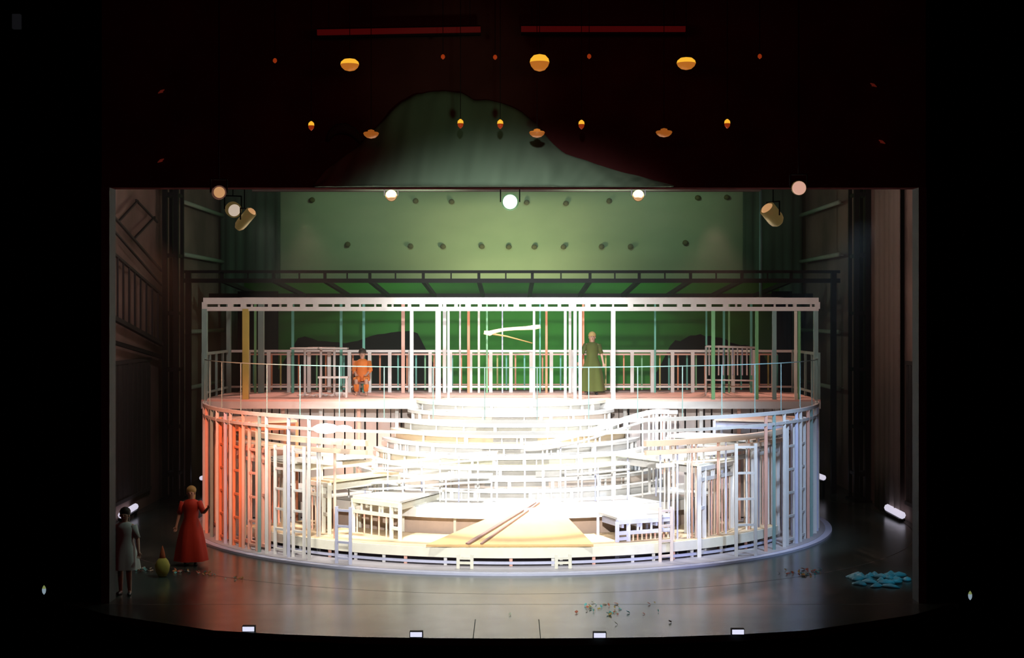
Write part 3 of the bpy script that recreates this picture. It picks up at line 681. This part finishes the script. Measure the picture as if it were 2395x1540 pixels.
# ================================================================== LAMPS ABOUT THE STAGE
# low fluorescent tubes at the foot of the wing walls
FT = mat('cold_fluorescent', (0.9, 0.9, 1.0), 0.4, emit=(0.86, 0.82, 1.0), strength=0.75)
def batten(a, c, r_, label):
    a, c = Vector(a), Vector(c); e = empty('fluorescent_batten', ((a+c)/2), label, 'lamp'); e.location.z = 0
    b = MB(); b.tube([a, c], r_); b.build('tube', FT, e)
    b = MB(); b.bar(a - Vector((0,0,r_+0.03)), c - Vector((0,0,r_+0.03)), 0.16, 0.06); b.build('housing', BLACK, e)
    for p in (a, c): b = MB(); b.bar((p.x, p.y, 0), (p.x, p.y, p.z - r_), 0.07); b.build('foot', BLACK, e)
batten(P(283,1206,39.5), P(317,1185,41.0), 0.085, 'cold white fluorescent tube low in the left wing beside the jamb')
batten(P(471,1119,46.0), P(506,1110,47.4), 0.07, 'cold white fluorescent tube on the floor behind the left edge of the revolving set')
batten(P(1896,1107,46.5), P(1926,1118,45.2), 0.085, 'cold white fluorescent tube on the floor behind the right edge of the revolving set')
batten(P(2076,1188,41.0), P(2110,1206,39.6), 0.10, 'cold white fluorescent tube low in the right wing beside the jamb')
# footlights
FL = mat('footlight_lens', (0.9, 0.9, 1.0), 0.4, emit=(0.78, 0.80, 1.0), strength=0.95)
for px, py, lab in ((580,1474,'leftmost'), (973,1487,'second from left'), (1403,1489,'second from right'), (1727,1481,'rightmost')):
    p = G(px, py+6, 0.0); p.y += 0.06
    e = empty('footlight', p, 'small cold white footlight on the front edge of the stage, %s of four' % lab, 'footlight')
    b = MB(); b.box(p.x-0.10, p.x+0.10, p.y-0.04, p.y-0.015, 0.012, 0.088); b.build('lens', FL, e)
    b = MB(); b.box(p.x-0.115, p.x+0.115, p.y-0.015, p.y+0.10, 0, 0.10); b.build('housing', BLACK, e, 0.008)
# aisle lamps on the dark side walls
AL = mat('aisle_lamp_glass', (0.5, 0.55, 0.55), 0.4, emit=(0.50, 0.66, 0.78), strength=0.42)
AT = mat('aisle_lamp_tip', (0.5, 0.55, 0.4), 0.4, emit=(0.34, 0.42, 0.14), strength=0.5)
for px, py, s_ in ((103, 1381, 'left'), (2269, 1394, 'right')):
    p = P(px, py, 28.35); e = empty('wall_lamp', p, 'tiny pointed wall lamp glowing alone on the black wall at the %s' % s_, 'lamp')
    b = MB(); b.lathe([(0.005,-0.085),(0.03,-0.05),(0.038,-0.01),(0.036,0.03)], p, 12); b.build('lamp_glass', AL, e)
    b = MB(); b.lathe([(0.036,0.03),(0.025,0.06),(0.004,0.09)], p, 12); b.build('tip', AT, e)
    b = MB(); b.box(p.x-0.02, p.x+0.02, p.y+0.02, 28.5, p.z-0.02, p.z+0.02); b.build('bracket', BLACK, e)
p = P(38, 50, 28.42); tag(MB().box(p.x-0.075, p.x+0.075, 28.40, 28.5, p.z-0.14, p.z+0.14).build('wall_box', mat('dark_slate_box', (0.02,0.02,0.03), 0.6, emit=(0.4,0.42,0.5), strength=0.012)), 'small dim slate box high in the top left corner of the black wall', 'box')  # faint glow put into the box colour; the box is no lamp

# amber lamps over the opening
AM = mat('amber_glass', (0.5, 0.25, 0.08), 0.35, emit=(1.0, 0.30, 0.035), strength=0.42)
AMT = mat('amber_glow', (0.9, 0.6, 0.1), 0.35, emit=(1.0, 0.50, 0.035), strength=0.95)
DM = mat('dim_amber_glass', (0.4, 0.2, 0.08), 0.35, emit=(1.0, 0.27, 0.035), strength=0.26)
RD = mat('red_lamp_glass', (0.4, 0.05, 0.02), 0.4, emit=(1.0, 0.10, 0.015), strength=0.22)
def cord(e, p, y): 
    b = MB(); b.bar(p, (p.x, p.y, 11.98), 0.012); b.build('cord', BLACK, e)
struct('ceiling_auditorium', MB().box(-16, 16, 20.0, 28.5, 12.0, 12.2), BLKWALL)
def bowl(px, py, wpx, hpx, d, mtop, mbot, label, group=None, finial=False):
    p = P(px, py, d); rw = wpx/2/F*d; rh = hpx/F*d
    e = empty('bowl_pendant', p, label, 'pendant lamp', group)
    b = MB(); b.lathe([(rw*0.12,-rh*0.55),(rw*0.55,-rh*0.46),(rw*0.86,-rh*0.24),(rw,0.0)], p, 24); b.build('bowl', mbot, e)
    b = MB()
    if finial: b.lathe([(rw*0.98,0.0),(rw*0.9,rh*0.1),(rw*0.42,rh*0.18),(rw*0.40,rh*0.32),(rw*0.1,rh*0.40)], p, 24)
    else: b.lathe([(rw*1.0,0.0),(rw*0.92,rh*0.22),(rw*0.62,rh*0.42),(rw*0.1,rh*0.5)], p, 24)
    b.build('glowing_dome', mtop, e); cord(e, p + Vector((0,0,rh*0.4)), d)
    return e
bowl(818,151,44,28,26.5,AMT,AM,'large amber bowl pendant lamp, left of the three in the top row')
bowl(1262,146,46,38,26.5,AMT,AM,'largest and brightest amber bowl pendant lamp in the top row')
bowl(1605,148,45,28,26.5,AMT,AM,'large amber bowl pendant lamp, right of the three in the top row')
bowl(868,312,37,22,27.0,DM,DM,'dim amber bowl pendant with a finial, left one in the lower row', finial=True)
bowl(1256,310,37,22,27.0,AM,DM,'dim amber bowl pendant over the right shoulder of the green hill', finial=True)
bowl(1553,309,39,22,27.0,DM,DM,'dim amber bowl pendant with a finial, right one in the lower row', finial=True)
for px, py, m, lab in ((728,294,AM,'leftmost in the lower row'), (1077,289,AM,'on the left half of the green hill'), (1170,290,AM,'on the right half of the green hill'), (1360,291,AM,'just right of the green hill'), (1701,289,AM,'rightmost in the lower row')):
    p = P(px, py, 27.0); e = empty('bulb_pendant', p, 'small amber bulb pendant, %s' % lab, 'pendant lamp')
    b = MB(); b.lathe([(0.01,-0.09),(0.045,-0.05),(0.055,0.0)], p, 12); b.build('bulb_glass', RD, e)
    b = MB(); b.lathe([(0.055,0.0),(0.05,0.045),(0.02,0.075),(0.01,0.08)], p, 12); b.build('bulb_top', AMT, e); cord(e, p + Vector((0,0,.07)), 27)
for px, py, lab in ((643,142,'leftmost in the top row'), (1036,133,'left of the central bowl lamp, farther from it'), (1158,134,'immediately left of the brightest bowl lamp'), (1378,132,'immediately right of the brightest bowl lamp'), (1777,132,'rightmost in the top row')):
    p = P(px, py, 26.8); e = empty('bead_lamp', p, 'tiny dull red lamp, %s' % lab, 'lamp')
    b = MB(); b.lathe([(0.008,-0.045),(0.035,-0.02),(0.038,0.01),(0.025,0.035),(0.008,0.045)], p, 10); b.build('lamp_glass', RD, e); cord(e, p + Vector((0,0,.04)), 27)
RDD = mat('very_dim_red_glass', (0.3, 0.05, 0.04), 0.4, emit=(1.0, 0.10, 0.06), strength=0.05)
for px, py, lab in ((377,214,'upper one at the far left'), (376,376,'lower one at the far left'), (2043,199,'upper one at the far right'), (2063,332,'lower one at the far right')):
    p = P(px, py, 28.40); b = MB(); b.lathe([(0.01,-0.05),(0.04,0.0),(0.01,0.05)], p, 10, M=Matrix.Rotation(R(60 if px < 1000 else -60), 3, 'Y') @ Matrix.Diagonal((0.7,0.8,1.4)))
    b.box(p.x-0.01, p.x+0.01, 28.40, 28.5, p.z-0.01, p.z+0.01)
    tag(b.build('exit_bead', RDD), 'very dim red wall lamp, %s of the dark wall' % lab, 'lamp')
# dull red light bars
RB = mat('dull_red_bar', (0.12, 0.02, 0.02), 0.7, emit=(1.0, 0.03, 0.035), strength=0.032)
for (a, c, lab) in (((742,76),(1124,69),'left'), ((1219,68),(1603,68),'right')):
    pa, pc = P(a[0], a[1], 27.6), P(c[0], c[1], 27.6)
    e = empty('light_bar', (pa+pc)/2, 'long dull red light bar near the top of the picture, %s one of two' % lab, 'light bar')
    b = MB(); b.bar(pa, pc, 0.06, 0.10); b.build('diffuser', RB, e)
    b = MB(); b.bar(pa + Vector((0,0.1,0.0)), pc + Vector((0,0.1,0.0)), 0.12, 0.18); b.build('housing', BLACK, e)
    for p in (pa + Vector((0.2,.1,0)), pc - Vector((0.2,-.1,0))): b = MB(); b.bar(p, (p.x, p.y, 11.98), 0.01); b.build('wire', BLACK, e)

# spotlights at the top corners of the opening
WARM = mat('warm_lens', (0.9, 0.6, 0.4), 0.4, emit=(1.0, 0.52, 0.22), strength=0.5)
WARMW = mat('hot_lens', (0.9, 0.8, 0.7), 0.4, emit=(0.80, 0.66, 0.52), strength=0.62)
BRS = mat('olive_brass_barrel', (0.30, 0.24, 0.11), 0.4, metal=0.3, emit=(1.0, 0.68, 0.22), strength=0.07)  # light on the barrel put in as a faint glow
PINKL = mat('pink_hot_lens', (0.9, 0.7, 0.6), 0.4, emit=(1.0, 0.56, 0.42), strength=0.62)
grid = empty('lighting_bar', (0, 31, 8.9), 'black lighting bar hidden high behind the stage opening', 'bar')
b = MB(); b.tube([(-9.5, 31, 8.9), (9.5, 31, 8.9)], 0.03); b.build('pipe', BLACK, grid)
for x in (-9, 9): b = MB(); b.bar((x, 31, 8.9), (x, 31, 12.9), 0.02); b.build('hanger', BLACK, grid)
def lantern(px, py, d, r_, ln, direction, body, lens, label, ring_lens=False, lr=0.8):
    p = P(px, py, d); D = Vector(direction).normalized(); M = D.to_track_quat('Z', 'Y').to_matrix()
    e = empty('stage_lantern', p, label, 'spotlight')
    b = MB(); b.lathe([(r_*0.55,-ln/2),(r_*0.9,-ln*0.36),(r_,-ln*0.2),(r_,ln*0.5)], p, 20, M=M); brl = b.build('barrel', body, e)
    b = MB(); b.lathe([(r_*lr,0),(r_*lr*0.8,0.03),(0.01,0.06)], p + D*(ln*0.5+0.002), 20, M=M); b.build('lens', lens, brl)
    s_ = D.cross(Vector((0,0,1))).normalized()
    b = MB(); b.bar(p + s_*(r_+.02), p + s_*(r_+.02) + Vector((0,0,r_+.12)), 0.025); b.bar(p - s_*(r_+.02), p - s_*(r_+.02) + Vector((0,0,r_+.12)), 0.025)
    b.bar(p + s_*(r_+.02) + Vector((0,0,r_+.12)), p - s_*(r_+.02) + Vector((0,0,r_+.12)), 0.025); b.build('yoke', BLACK, e)
    b = MB(); b.bar(p + Vector((0,0,r_+.12)), (p.x, p.y, 11.98 if p.y < 28.5 else 12.85), 0.02); b.build('drop_rod', BLACK, e)
    return e
lantern(572,515,31,0.12,0.50,(1,-0.5,1.05),BRS,WARM,'olive barrel spotlight tilted diagonally, lower of the two at the top left corner')
lantern(545,490,31,0.16,0.20,(0.5,-1,-0.3),BRS,WARMW,'round warm spotlight facing out, just above the tilted barrel at the top left')
lantern(512,451,27.6,0.13,0.16,(0.3,-1,0.0),mat('pink_brown_barrel', (0.3,0.15,0.1), 0.5, emit=(1,0.45,0.3), strength=0.08),WARM,'small pinkish spotlight at the very top left of the opening')  # pink-brown barrel given a faint glow as painted light
lantern(1808,505,31,0.17,0.46,(-0.9,-0.6,0.95),BRS,WARM,'large olive barrel spotlight tilted diagonally at the top right corner')
lantern(1868,440,27.6,0.135,0.16,(-0.1,-1,-0.1),BRS,PINKL,'round pinkish spotlight facing out at the very top right of the opening', lr=0.95)
lantern(915,458,31,0.12,0.16,(0.1,-1,-0.1),mat('amber_barrel', (0.3,0.2,0.08), 0.5, emit=(1,0.6,0.2), strength=0.10),WARM,'amber spotlight on the green cloth left of the bright white lamp', lr=0.9)  # amber barrel brightened by emission in its material
lantern(1493,458,31,0.12,0.16,(-0.1,-1,-0.1),mat('amber_barrel', (0.3,0.2,0.08), 0.5),WARM,'amber spotlight on the green cloth right of the bright white lamp', lr=0.9)
MOON = mat('moon_white_lens', (1,1,1), 0.3, emit=(0.88, 0.96, 0.90), strength=1.2)
lantern(1193,473,31,0.18,0.22,(0,-1,-0.02),mat('pale_green_barrel', (0.3,0.45,0.25), 0.5, emit=(0.4,0.9,0.4), strength=0.25),MOON,'bright white round lamp facing out in the middle of the green cloth', lr=0.85)  # green glow around the lens put into the barrel colour

# ------------------------------------------------------------------ green hill image projected on the header, built as a solid relief
hp = [(735,432),(765,395),(800,372),(840,340),(880,300),(910,268),(940,240),(975,222),(1010,215),(1045,214),(1080,220),(1110,236),(1140,234),(1180,244),(1220,264),(1258,294),(1290,334),(1320,360),(1380,380),(1450,402),(1520,420),(1575,434)]
def hill():
    nx, nz = 90, 22; vs = []; fs = []; d0 = 28.42
    def top(px):
        for a, c in zip(hp[:-1], hp[1:]):
            if a[0] <= px <= c[0]: return a[1] + (c[1]-a[1])*(px-a[0])/(c[0]-a[0])
        return 434
    for i in range(nx+1):
        px = 735 + 840*i/nx; ty = top(px)
        for j in range(nz+1):
            v = j/nz; py = 437 + (ty-437)*v
            swell = math.sin(min(1, v*1.02)*math.pi*0.5)
            dep = 0.05 + 0.20*math.sqrt(max(0, 1-v**2))*min(1, (437-ty)/120) + 0.05*math.sin(px*0.045 + v*3.2) + 0.03*math.sin(px*0.11 - v*5)
            dep = max(0.03, dep); d = d0 - dep; q_ = P(px, py, d0); vs.append((q_.x, d, q_.z))
    for i in range(nx):
        for j in range(nz):
            a = i*(nz+1)+j; fs.append((a, a+nz+1, a+nz+2, a+1))
    k = len(vs)
    for i in range(nx+1):
        for j in range(nz+1): v_ = vs[i*(nz+1)+j]; vs.append((v_[0], 28.49, v_[2]))
    for i in range(nx):
        for j in range(nz):
            a = k+i*(nz+1)+j; fs.append((a, a+1, a+nz+2, a+nz+1))
    for i in range(nx):
        for j in (0, nz): a = i*(nz+1)+j; fs.append((a, a+nz+1, a+nz+1+k, a+k))
    for j in range(nz):
        for i in (0, nx): a = i*(nz+1)+j; fs.append((a, a+1, a+1+k, a+k))
    b = MB(); b.add(vs, fs, True); return b.build('projected_hill', panel_mat('projected_green', (0.13, 0.20, 0.14), (0.17, 0.26, 0.18), (0.4, 0.4, 0.25)))
tag(hill(), 'grey-green relief standing for a rounded hill projected on the dark wall above the opening', 'drape')
b = MB(); vs = []; cpts = [P(px, py, 28.42) for px, py in ((765,330),(775,312),(790,302),(808,301),(825,308),(838,322),(845,336))]
b.tube(cpts, [0.03,0.07,0.10,0.11,0.09,0.06,0.02]); tag(b.build('projected_hump', mat('dim_projected_green', (0.055, 0.085, 0.06), 0.9)), 'small arched relief of dim projected green left of the projected hill', 'drape')  # hump of the projected image, shaped as a solid arch

# ================================================================== PEOPLE
SKIN = mat('skin', (0.55, 0.33, 0.24), 0.55); HAIRB = mat('dark_hair', (0.03, 0.018, 0.012), 0.6); HAIRY = mat('blonde_hair', (0.48, 0.34, 0.12), 0.6)
EYE_M = mat('eye_dark', (0.02, 0.015, 0.015), 0.3); LIP = mat('lips', (0.42, 0.12, 0.10), 0.5)
def skin_body(name, J, hands, head_dir, parent, clothes):
    """J: joints in world coordinates; one skinned surface for the whole body"""
    V = []; E = []; Rr = []
    def add(p, r_, link=None):
        V.append(Vector(p)); Rr.append(r_)
        if link is not None: E.append((link, len(V)-1))
        return len(V)-1
    pel = add(J['pelvis'], 0.125); sp = add(J['waist'], 0.105, pel); ch = add(J['chest'], 0.135, sp); nk0 = add(J['neck'], 0.055, ch)
    hd = Vector(J['head']); nk1 = add(Vector(J['neck']).lerp(hd, 0.42), 0.055, nk0); h1 = add(hd, 0.092, nk1); h2 = add(hd + Vector((0,0,0.085)), 0.075, h1)
    fd = Vector(head_dir).normalized()
    for s in ('l', 'r'):
        sh = add(J['shoulder_'+s], 0.058, ch); el = add(J['elbow_'+s], 0.042, sh); wr = add(J['wrist_'+s], 0.028, el)
        fdir = (Vector(J['wrist_'+s]) - Vector(J['elbow_'+s])).normalized(); up = Vector((0,-1,0)) if abs(fdir.y) < 0.8 else Vector((0,0,1))
        side = fdir.cross(up).normalized(); pn = side.cross(fdir).normalized()
        if s == 'l': side = -side
        wv = Vector(J['wrist_'+s]); pm_ = add(wv + fdir*0.05, 0.026, wr)
        for k, (off, ln) in enumerate(((-0.03, .062), (-0.010, .075), (0.011, .070), (0.030, .055))):
            kn = wv + fdir*0.088 + side*off
            a = add(kn, 0.0105, pm_); c = add(kn + fdir*ln*0.5 + pn*0.006*(k+1), 0.0095, a); add(kn + fdir*ln*0.85 + pn*0.014*(k+1), 0.008, c)
        tb_ = add(wv + fdir*0.045 - side*0.038, 0.0115, pm_); add(wv + fdir*0.085 - side*0.058 + pn*0.01, 0.0095, tb_)
        hp_ = add(J['hip_'+s], 0.088, pel); kn_ = add(J['knee_'+s], 0.060, hp_); cf = add(Vector(J['knee_'+s]).lerp(Vector(J['ankle_'+s]), 0.3), 0.056, kn_)
        an = add(J['ankle_'+s], 0.036, cf); add(J['toe_'+s], 0.030, an)
    me = bpy.data.meshes.new(name); me.from_pydata([v - parent.location for v in V], E, [])
    o = bpy.data.objects.new(name, me); COL.objects.link(o)
    sk = o.modifiers.new('skin', 'SKIN'); sk.use_smooth_shade = True
    for i, l in enumerate(me.skin_vertices[0].data): l.radius = (Rr[i], Rr[i]); l.use_root = (i == 0)
    ss = o.modifiers.new('sub', 'SUBSURF'); ss.levels = 2; ss.render_levels = 2
    dg = bpy.context.evaluated_depsgraph_get(); dg.update(); me2 = bpy.data.meshes.new_from_object(o.evaluated_get(dg))
    bpy.data.objects.remove(o)
    me2.materials.clear(); me2.materials.append(SKIN); me2.materials.append(EYE_M); me2.materials.append(LIP)
    # face: nose, eyes, mouth and ears merged into the same body mesh
    bm = bmesh.new(); bm.from_mesh(me2)
    sd = fd.cross(Vector((0,0,1))).normalized(); hc = hd - parent.location
    def blob(c, s_, mi):
        g = bmesh.ops.create_icosphere(bm, subdivisions=2, radius=1.0)
        bmesh.ops.transform(bm, verts=g['verts'], matrix=Matrix.Translation(c) @ Matrix.Diagonal((*s_, 1)))
        for v in g['verts']:
            for f_ in v.link_faces: f_.material_index = mi; f_.smooth = True
    blob(hc + fd*0.088 + Vector((0,0,0.01)), (0.014, 0.020, 0.022), 0)
    for q_ in (-1, 1):
        blob(hc + fd*0.078 + sd*0.032*q_ + Vector((0,0,0.035)), (0.013, 0.012, 0.009), 1); blob(hc + sd*0.088*q_ + Vector((0,0,0.012)), (0.014, 0.018, 0.028), 0)
    blob(hc + fd*0.078 + Vector((0,0,-0.032)), (0.022, 0.014, 0.008), 2)
    bm.to_mesh(me2); bm.free()
    o2 = bpy.data.objects.new(name, me2); COL.objects.link(o2); o2.parent = parent
    return o2
def stand(base, rz=0, h=1.7, arm=None, stride=0.12):
    k = h/1.7; c, s = math.cos(rz), math.sin(rz)
    def W(x, y, z): return Vector((base[0] + (x*c - y*s)*k, base[1] + (x*s + y*c)*k, base[2] + z*k))
    J = dict(pelvis=W(0,0,.92), waist=W(0,0,1.08), chest=W(0,0,1.28), neck=W(0,0,1.44), head=W(0,-.02,1.57))
    for q, sg in (('l', -1), ('r', 1)):
        J['shoulder_'+q] = W(.17*sg,0,1.38); J['elbow_'+q] = W(.26*sg,-.02,1.12); J['wrist_'+q] = W(.30*sg,-.10,.88)
        J['hip_'+q] = W(.09*sg,0,.86); J['knee_'+q] = W(.10*sg, -stride*sg*.5-.02,.47); J['ankle_'+q] = W(.10*sg,-stride*sg*.3+.03,.06); J['toe_'+q] = W(.12*sg,-stride*sg*.3-.12,.032)
    if arm:
        for kk, v in arm.items(): J[kk] = W(*v)
    return J, W
def person(base, label, dress_prof, dress_m, hair_m, h=1.7, rz=0, arm=None, squash=0.8, long_hair=True, J=None, hd=(0,-1,0), extra=None):
    e = empty('person', base, label, 'person')
    J0, W = stand(base, rz, h, arm)
    if J: J0.update(J)
    skin_body('body', J0, None, hd, e, None)
    pc = J0['pelvis']
    b = MB(); n_ = 26; k = h/1.7; vs = []; fs = []
    for i, (r_, z) in enumerate(dress_prof):
        for j in range(n_):
            a = 2*math.pi*j/n_; rr = r_*k*(1 + (0.07*math.sin(a*6+i*0.3) if z < 0.85 else 0))
            vs.append((base[0] + rr*math.cos(a)*1.0 + (J0['chest'].x-base[0])*min(1, z/1.2), base[1] + rr*math.sin(a)*squash, base[2] + z*k))
    for i in range(len(dress_prof)-1):
        for j in range(n_): a = i*n_+j; c_ = i*n_+(j+1) % n_; fs.append((a, c_, c_+n_, a+n_))
    b.add(vs, fs, True); drs = b.build('dress', dress_m, e)
    for q in ('l', 'r'):
        b = MB(); s_, el = J0['shoulder_'+q], J0['elbow_'+q]; b.tube([s_ + Vector((0,0,.01)), s_.lerp(el, .5), s_.lerp(el, .95)], [0.075*k, 0.065*k, 0.06*k], 12); b.build('sleeve', dress_m, drs)
    hd_ = J0['head']; b = MB(); b.lathe([(0.085,-0.0),(0.108,0.04),(0.108,0.09),(0.085,0.135),(0.04,0.165),(0.01,0.172)], hd_ + Vector((0,0.045,0.012)), 18); 
    if long_hair: b.tube([hd_ + Vector((0,.055,.08)), hd_ + Vector((0,.085,-.02)), hd_ + Vector((0,.10,-.14)), hd_ + Vector((0,.09,-.26))], [0.07,0.085,0.075,0.03], 12)
    b.build('hair', hair_m, e)
    for q in ('l', 'r'):
        b = MB(); t0, a0 = J0['toe_'+q], J0['ankle_'+q]; b.tube([Vector((a0.x, a0.y+.045, base[2]+.035)), Vector((a0.x, a0.y, base[2]+.042)), t0 + Vector((0,0,0.004)), t0 + Vector((0,-.045,-.002))], [0.03,0.042,0.036,0.018], 10)
        b.build('shoe', mat('black_shoe', (0.02,0.02,0.02), 0.4), e)
    return e
gown = [(0.30,0.34),(0.285,0.5),(0.25,0.7),(0.20,0.9),(0.145,1.06),(0.165,1.22),(0.185,1.33),(0.15,1.42),(0.07,1.46)]
longgown = [(0.36,0.10),(0.33,0.3),(0.29,0.55),(0.235,0.8),(0.155,1.05),(0.17,1.22),(0.19,1.33),(0.15,1.42),(0.07,1.46)]
coat = [(0.30,0.52),(0.28,0.65),(0.245,0.8),(0.21,0.95),(0.18,1.08),(0.18,1.22),(0.19,1.33),(0.15,1.42),(0.07,1.46)]
g1 = G(292, 1392); person((g1.x, g1.y, 0), 'person in a pale grey-white dress standing in the left wing just inside the jamb', coat, mat('grey_white_dress', (0.52, 0.56, 0.54), 0.8), HAIRB, 1.68)
g2 = G(447, 1322); person((g2.x, g2.y, 0), 'person in a long red dress with blonde hair standing left of the revolving set', longgown, mat('red_dress', (0.55, 0.035, 0.015), 0.7), HAIRY, 1.70, arm={'elbow_r': (.30,-.10,1.16), 'wrist_r': (.42,-.25,1.28)})
g3 = Vector((P(1385, 0, 41.6).x, 41.6, ZD)); person(g3, 'person in a yellow-green dress standing behind the posts on the right of the gallery', longgown, mat('yellow_green_dress', (0.08, 0.11, 0.014), 0.8), HAIRY, 1.72, arm={'elbow_l': (-.30,-.06,1.12), 'wrist_l': (-.36,-.16,.92)})
# seated person in orange on a stool on the gallery
g4 = Vector((P(848, 0, 41.2).x, 41.2, ZD))
so = empty('stool', g4 + Vector((0, 0.05, 0)), 'low wooden stool under the person in orange on the gallery', 'stool')
b = MB(); c_ = g4 + Vector((0,0.05,0)); b.lathe([(0.15,0.33),(0.17,0.34),(0.17,0.365),(0.15,0.375)], c_, 18); b.build('seat', BROWN, so)
for a in (45, 135, 225, 315): b = MB(); b.bar(c_ + Vector((math.cos(R(a))*.15, math.sin(R(a))*.15, 0)), c_ + Vector((math.cos(R(a))*.11, math.sin(R(a))*.11, 0.335)), 0.03); b.build('leg', BROWN, so)
e = empty('person', g4, 'person in an orange tunic sitting on a low stool on the left of the gallery', 'person')
def W4(x, y, z): return g4 + Vector((x, y, z))
J = dict(pelvis=W4(0,.05,.50), waist=W4(0,.03,.64), chest=W4(0,-.02,.84), neck=W4(0,-.05,1.0), head=W4(0,-.08,1.13))
for q, sg in (('l',-1),('r',1)):
    J['shoulder_'+q] = W4(.17*sg,-.03,.94); J['elbow_'+q] = W4(.23*sg,-.12,.70); J['wrist_'+q] = W4(.15*sg,-.33,.60)
    J['hip_'+q] = W4(.09*sg,0.02,.46); J['knee_'+q] = W4(.14*sg,-.38,.47); J['ankle_'+q] = W4(.13*sg,-.36,.07); J['toe_'+q] = W4(.15*sg,-.51,.035)
skin_body('body', J, None, (0,-1,0), e, None)
om = mat('orange_tunic', (0.80, 0.22, 0.03), 0.7)
b = MB(); n_ = 22; vs = []; fs = []; pr = [(0.20,.40,.03),(0.205,.50,.03),(0.165,.66,.02),(0.175,.82,-.02),(0.175,.92,-.03),(0.12,.99,-.05),(0.065,1.02,-.05)]
for r_, z, yy in pr:
    for j in range(n_): a = 2*math.pi*j/n_; vs.append(W4(r_*math.cos(a), yy + r_*0.78*math.sin(a), z))
for i in range(len(pr)-1):
    for j in range(n_): a = i*n_+j; c_ = i*n_+(j+1) % n_; fs.append((a, c_, c_+n_, a+n_))
b.add(vs, fs, True); tun = b.build('tunic', om, e)
for q in ('l','r'):
    b = MB(); b.tube([J['hip_'+q], J['hip_'+q].lerp(J['knee_'+q], .6), J['knee_'+q] + Vector((0,-.02,.0)), J['knee_'+q].lerp(J['ankle_'+q], .4), J['knee_'+q].lerp(J['ankle_'+q], .85)], [0.105,0.09,0.082,0.075,0.06], 12); b.build('trouser_leg', om, e)
    b = MB(); b.tube([J['shoulder_'+q], J['elbow_'+q], J['elbow_'+q].lerp(J['wrist_'+q], .5)], [0.075,0.062,0.05], 12); b.build('sleeve', om, tun)
b = MB(); hd_ = J['head']; b.lathe([(0.085,0.0),(0.108,0.04),(0.108,0.09),(0.085,0.135),(0.04,0.165),(0.01,0.172)], hd_ + Vector((0,0.045,0.012)), 18); b.build('hair', HAIRB, e)

# ------------------------------------------------------------------ bits on the floor
c = G(380, 1350); e = empty('cloth_bundle', c, 'small yellow cloth bundle with a red peaked top on the dark floor at the left', 'bundle')
b = MB(); b.lathe([(0.03,0.0),(0.09,0.02),(0.14,0.12),(0.16,0.24),(0.12,0.34),(0.07,0.40)], c, 14); b.build('wrapped_cloth', mat('yellow_cloth', (0.50, 0.42, 0.08), 0.8), e)
b = MB(); b.lathe([(0.07,0.39),(0.055,0.48),(0.03,0.58),(0.005,0.66)], c, 12); b.build('peaked_top', mat('red_cloth', (0.50, 0.10, 0.03), 0.8), e)
random.seed(21); cc = [mat('confetti_red', (0.8,0.2,0.12), .6), mat('confetti_cyan', (0.2,0.7,0.7), .6), mat('confetti_cream', (0.8,0.75,0.6), .6), mat('confetti_amber', (0.8,0.5,0.12), .6)]
def scatter(nm, spots, label, n_, sz):
    b = MB()
    for k in range(n_):
        px, py, sx, sy = random.choice(spots); p = G(random.gauss(px, sx), random.gauss(py, sy)); a = random.uniform(0, 3.14); s_ = random.uniform(.5, 1.3)*sz
        u = Vector((math.cos(a), math.sin(a), 0))*s_; v = Vector((-math.sin(a), math.cos(a), 0))*s_*.6; t1 = Vector((0,0,random.uniform(.01,.03))); b.cur = random.randrange(4)
        b.add([p-u-v+Vector((0,0,.002)), p+u-v+t1, p+u+v+t1*1.6, p-u+v+t1, p-u-v+Vector((0,0,.008)), p+u-v+t1*1.3, p+u+v+t1*2, p-u+v+t1*1.3], [(0,3,2,1),(4,5,6,7),(0,1,5,4),(1,2,6,5),(2,3,7,6),(3,0,4,7)])
    return tag(b.build(nm, cc), label, 'confetti', kind='stuff')
scatter('confetti', [(340,1334,14,2),(420,1338,12,2),(475,1341,14,2),(500,1346,10,2),(560,1355,14,2)], 'coloured paper scraps strewn on the dark floor at the left', 60, 0.03)
scatter('confetti', [(1905,1337,9,3),(1885,1347,8,2),(1860,1340,18,4),(1500,1440,120,12),(1380,1425,12,6),(1440,1430,12,8)], 'coloured paper scraps strewn on the floor at the right', 90, 0.03)
b = MB(); random.seed(5)
for k in range(26):
    p = G(random.uniform(1985, 2125), random.uniform(1345, 1375)); 
    b.lathe([(0.01, 0.0), (random.uniform(.08,.16), 0.01), (random.uniform(.05,.11), random.uniform(.03,.07)), (0.01, random.uniform(.07,.11))], p, 7, M=Matrix.Rotation(random.uniform(0,3), 3, 'Z') @ Matrix.Diagonal((1.5, .8, 1)))
tag(b.build('crumpled_film', mat('cyan_film', (0.20, 0.62, 0.72), 0.35, noise=0.2)), 'blue-lit heap of crumpled film on the floor of the right wing', 'film', kind='stuff')
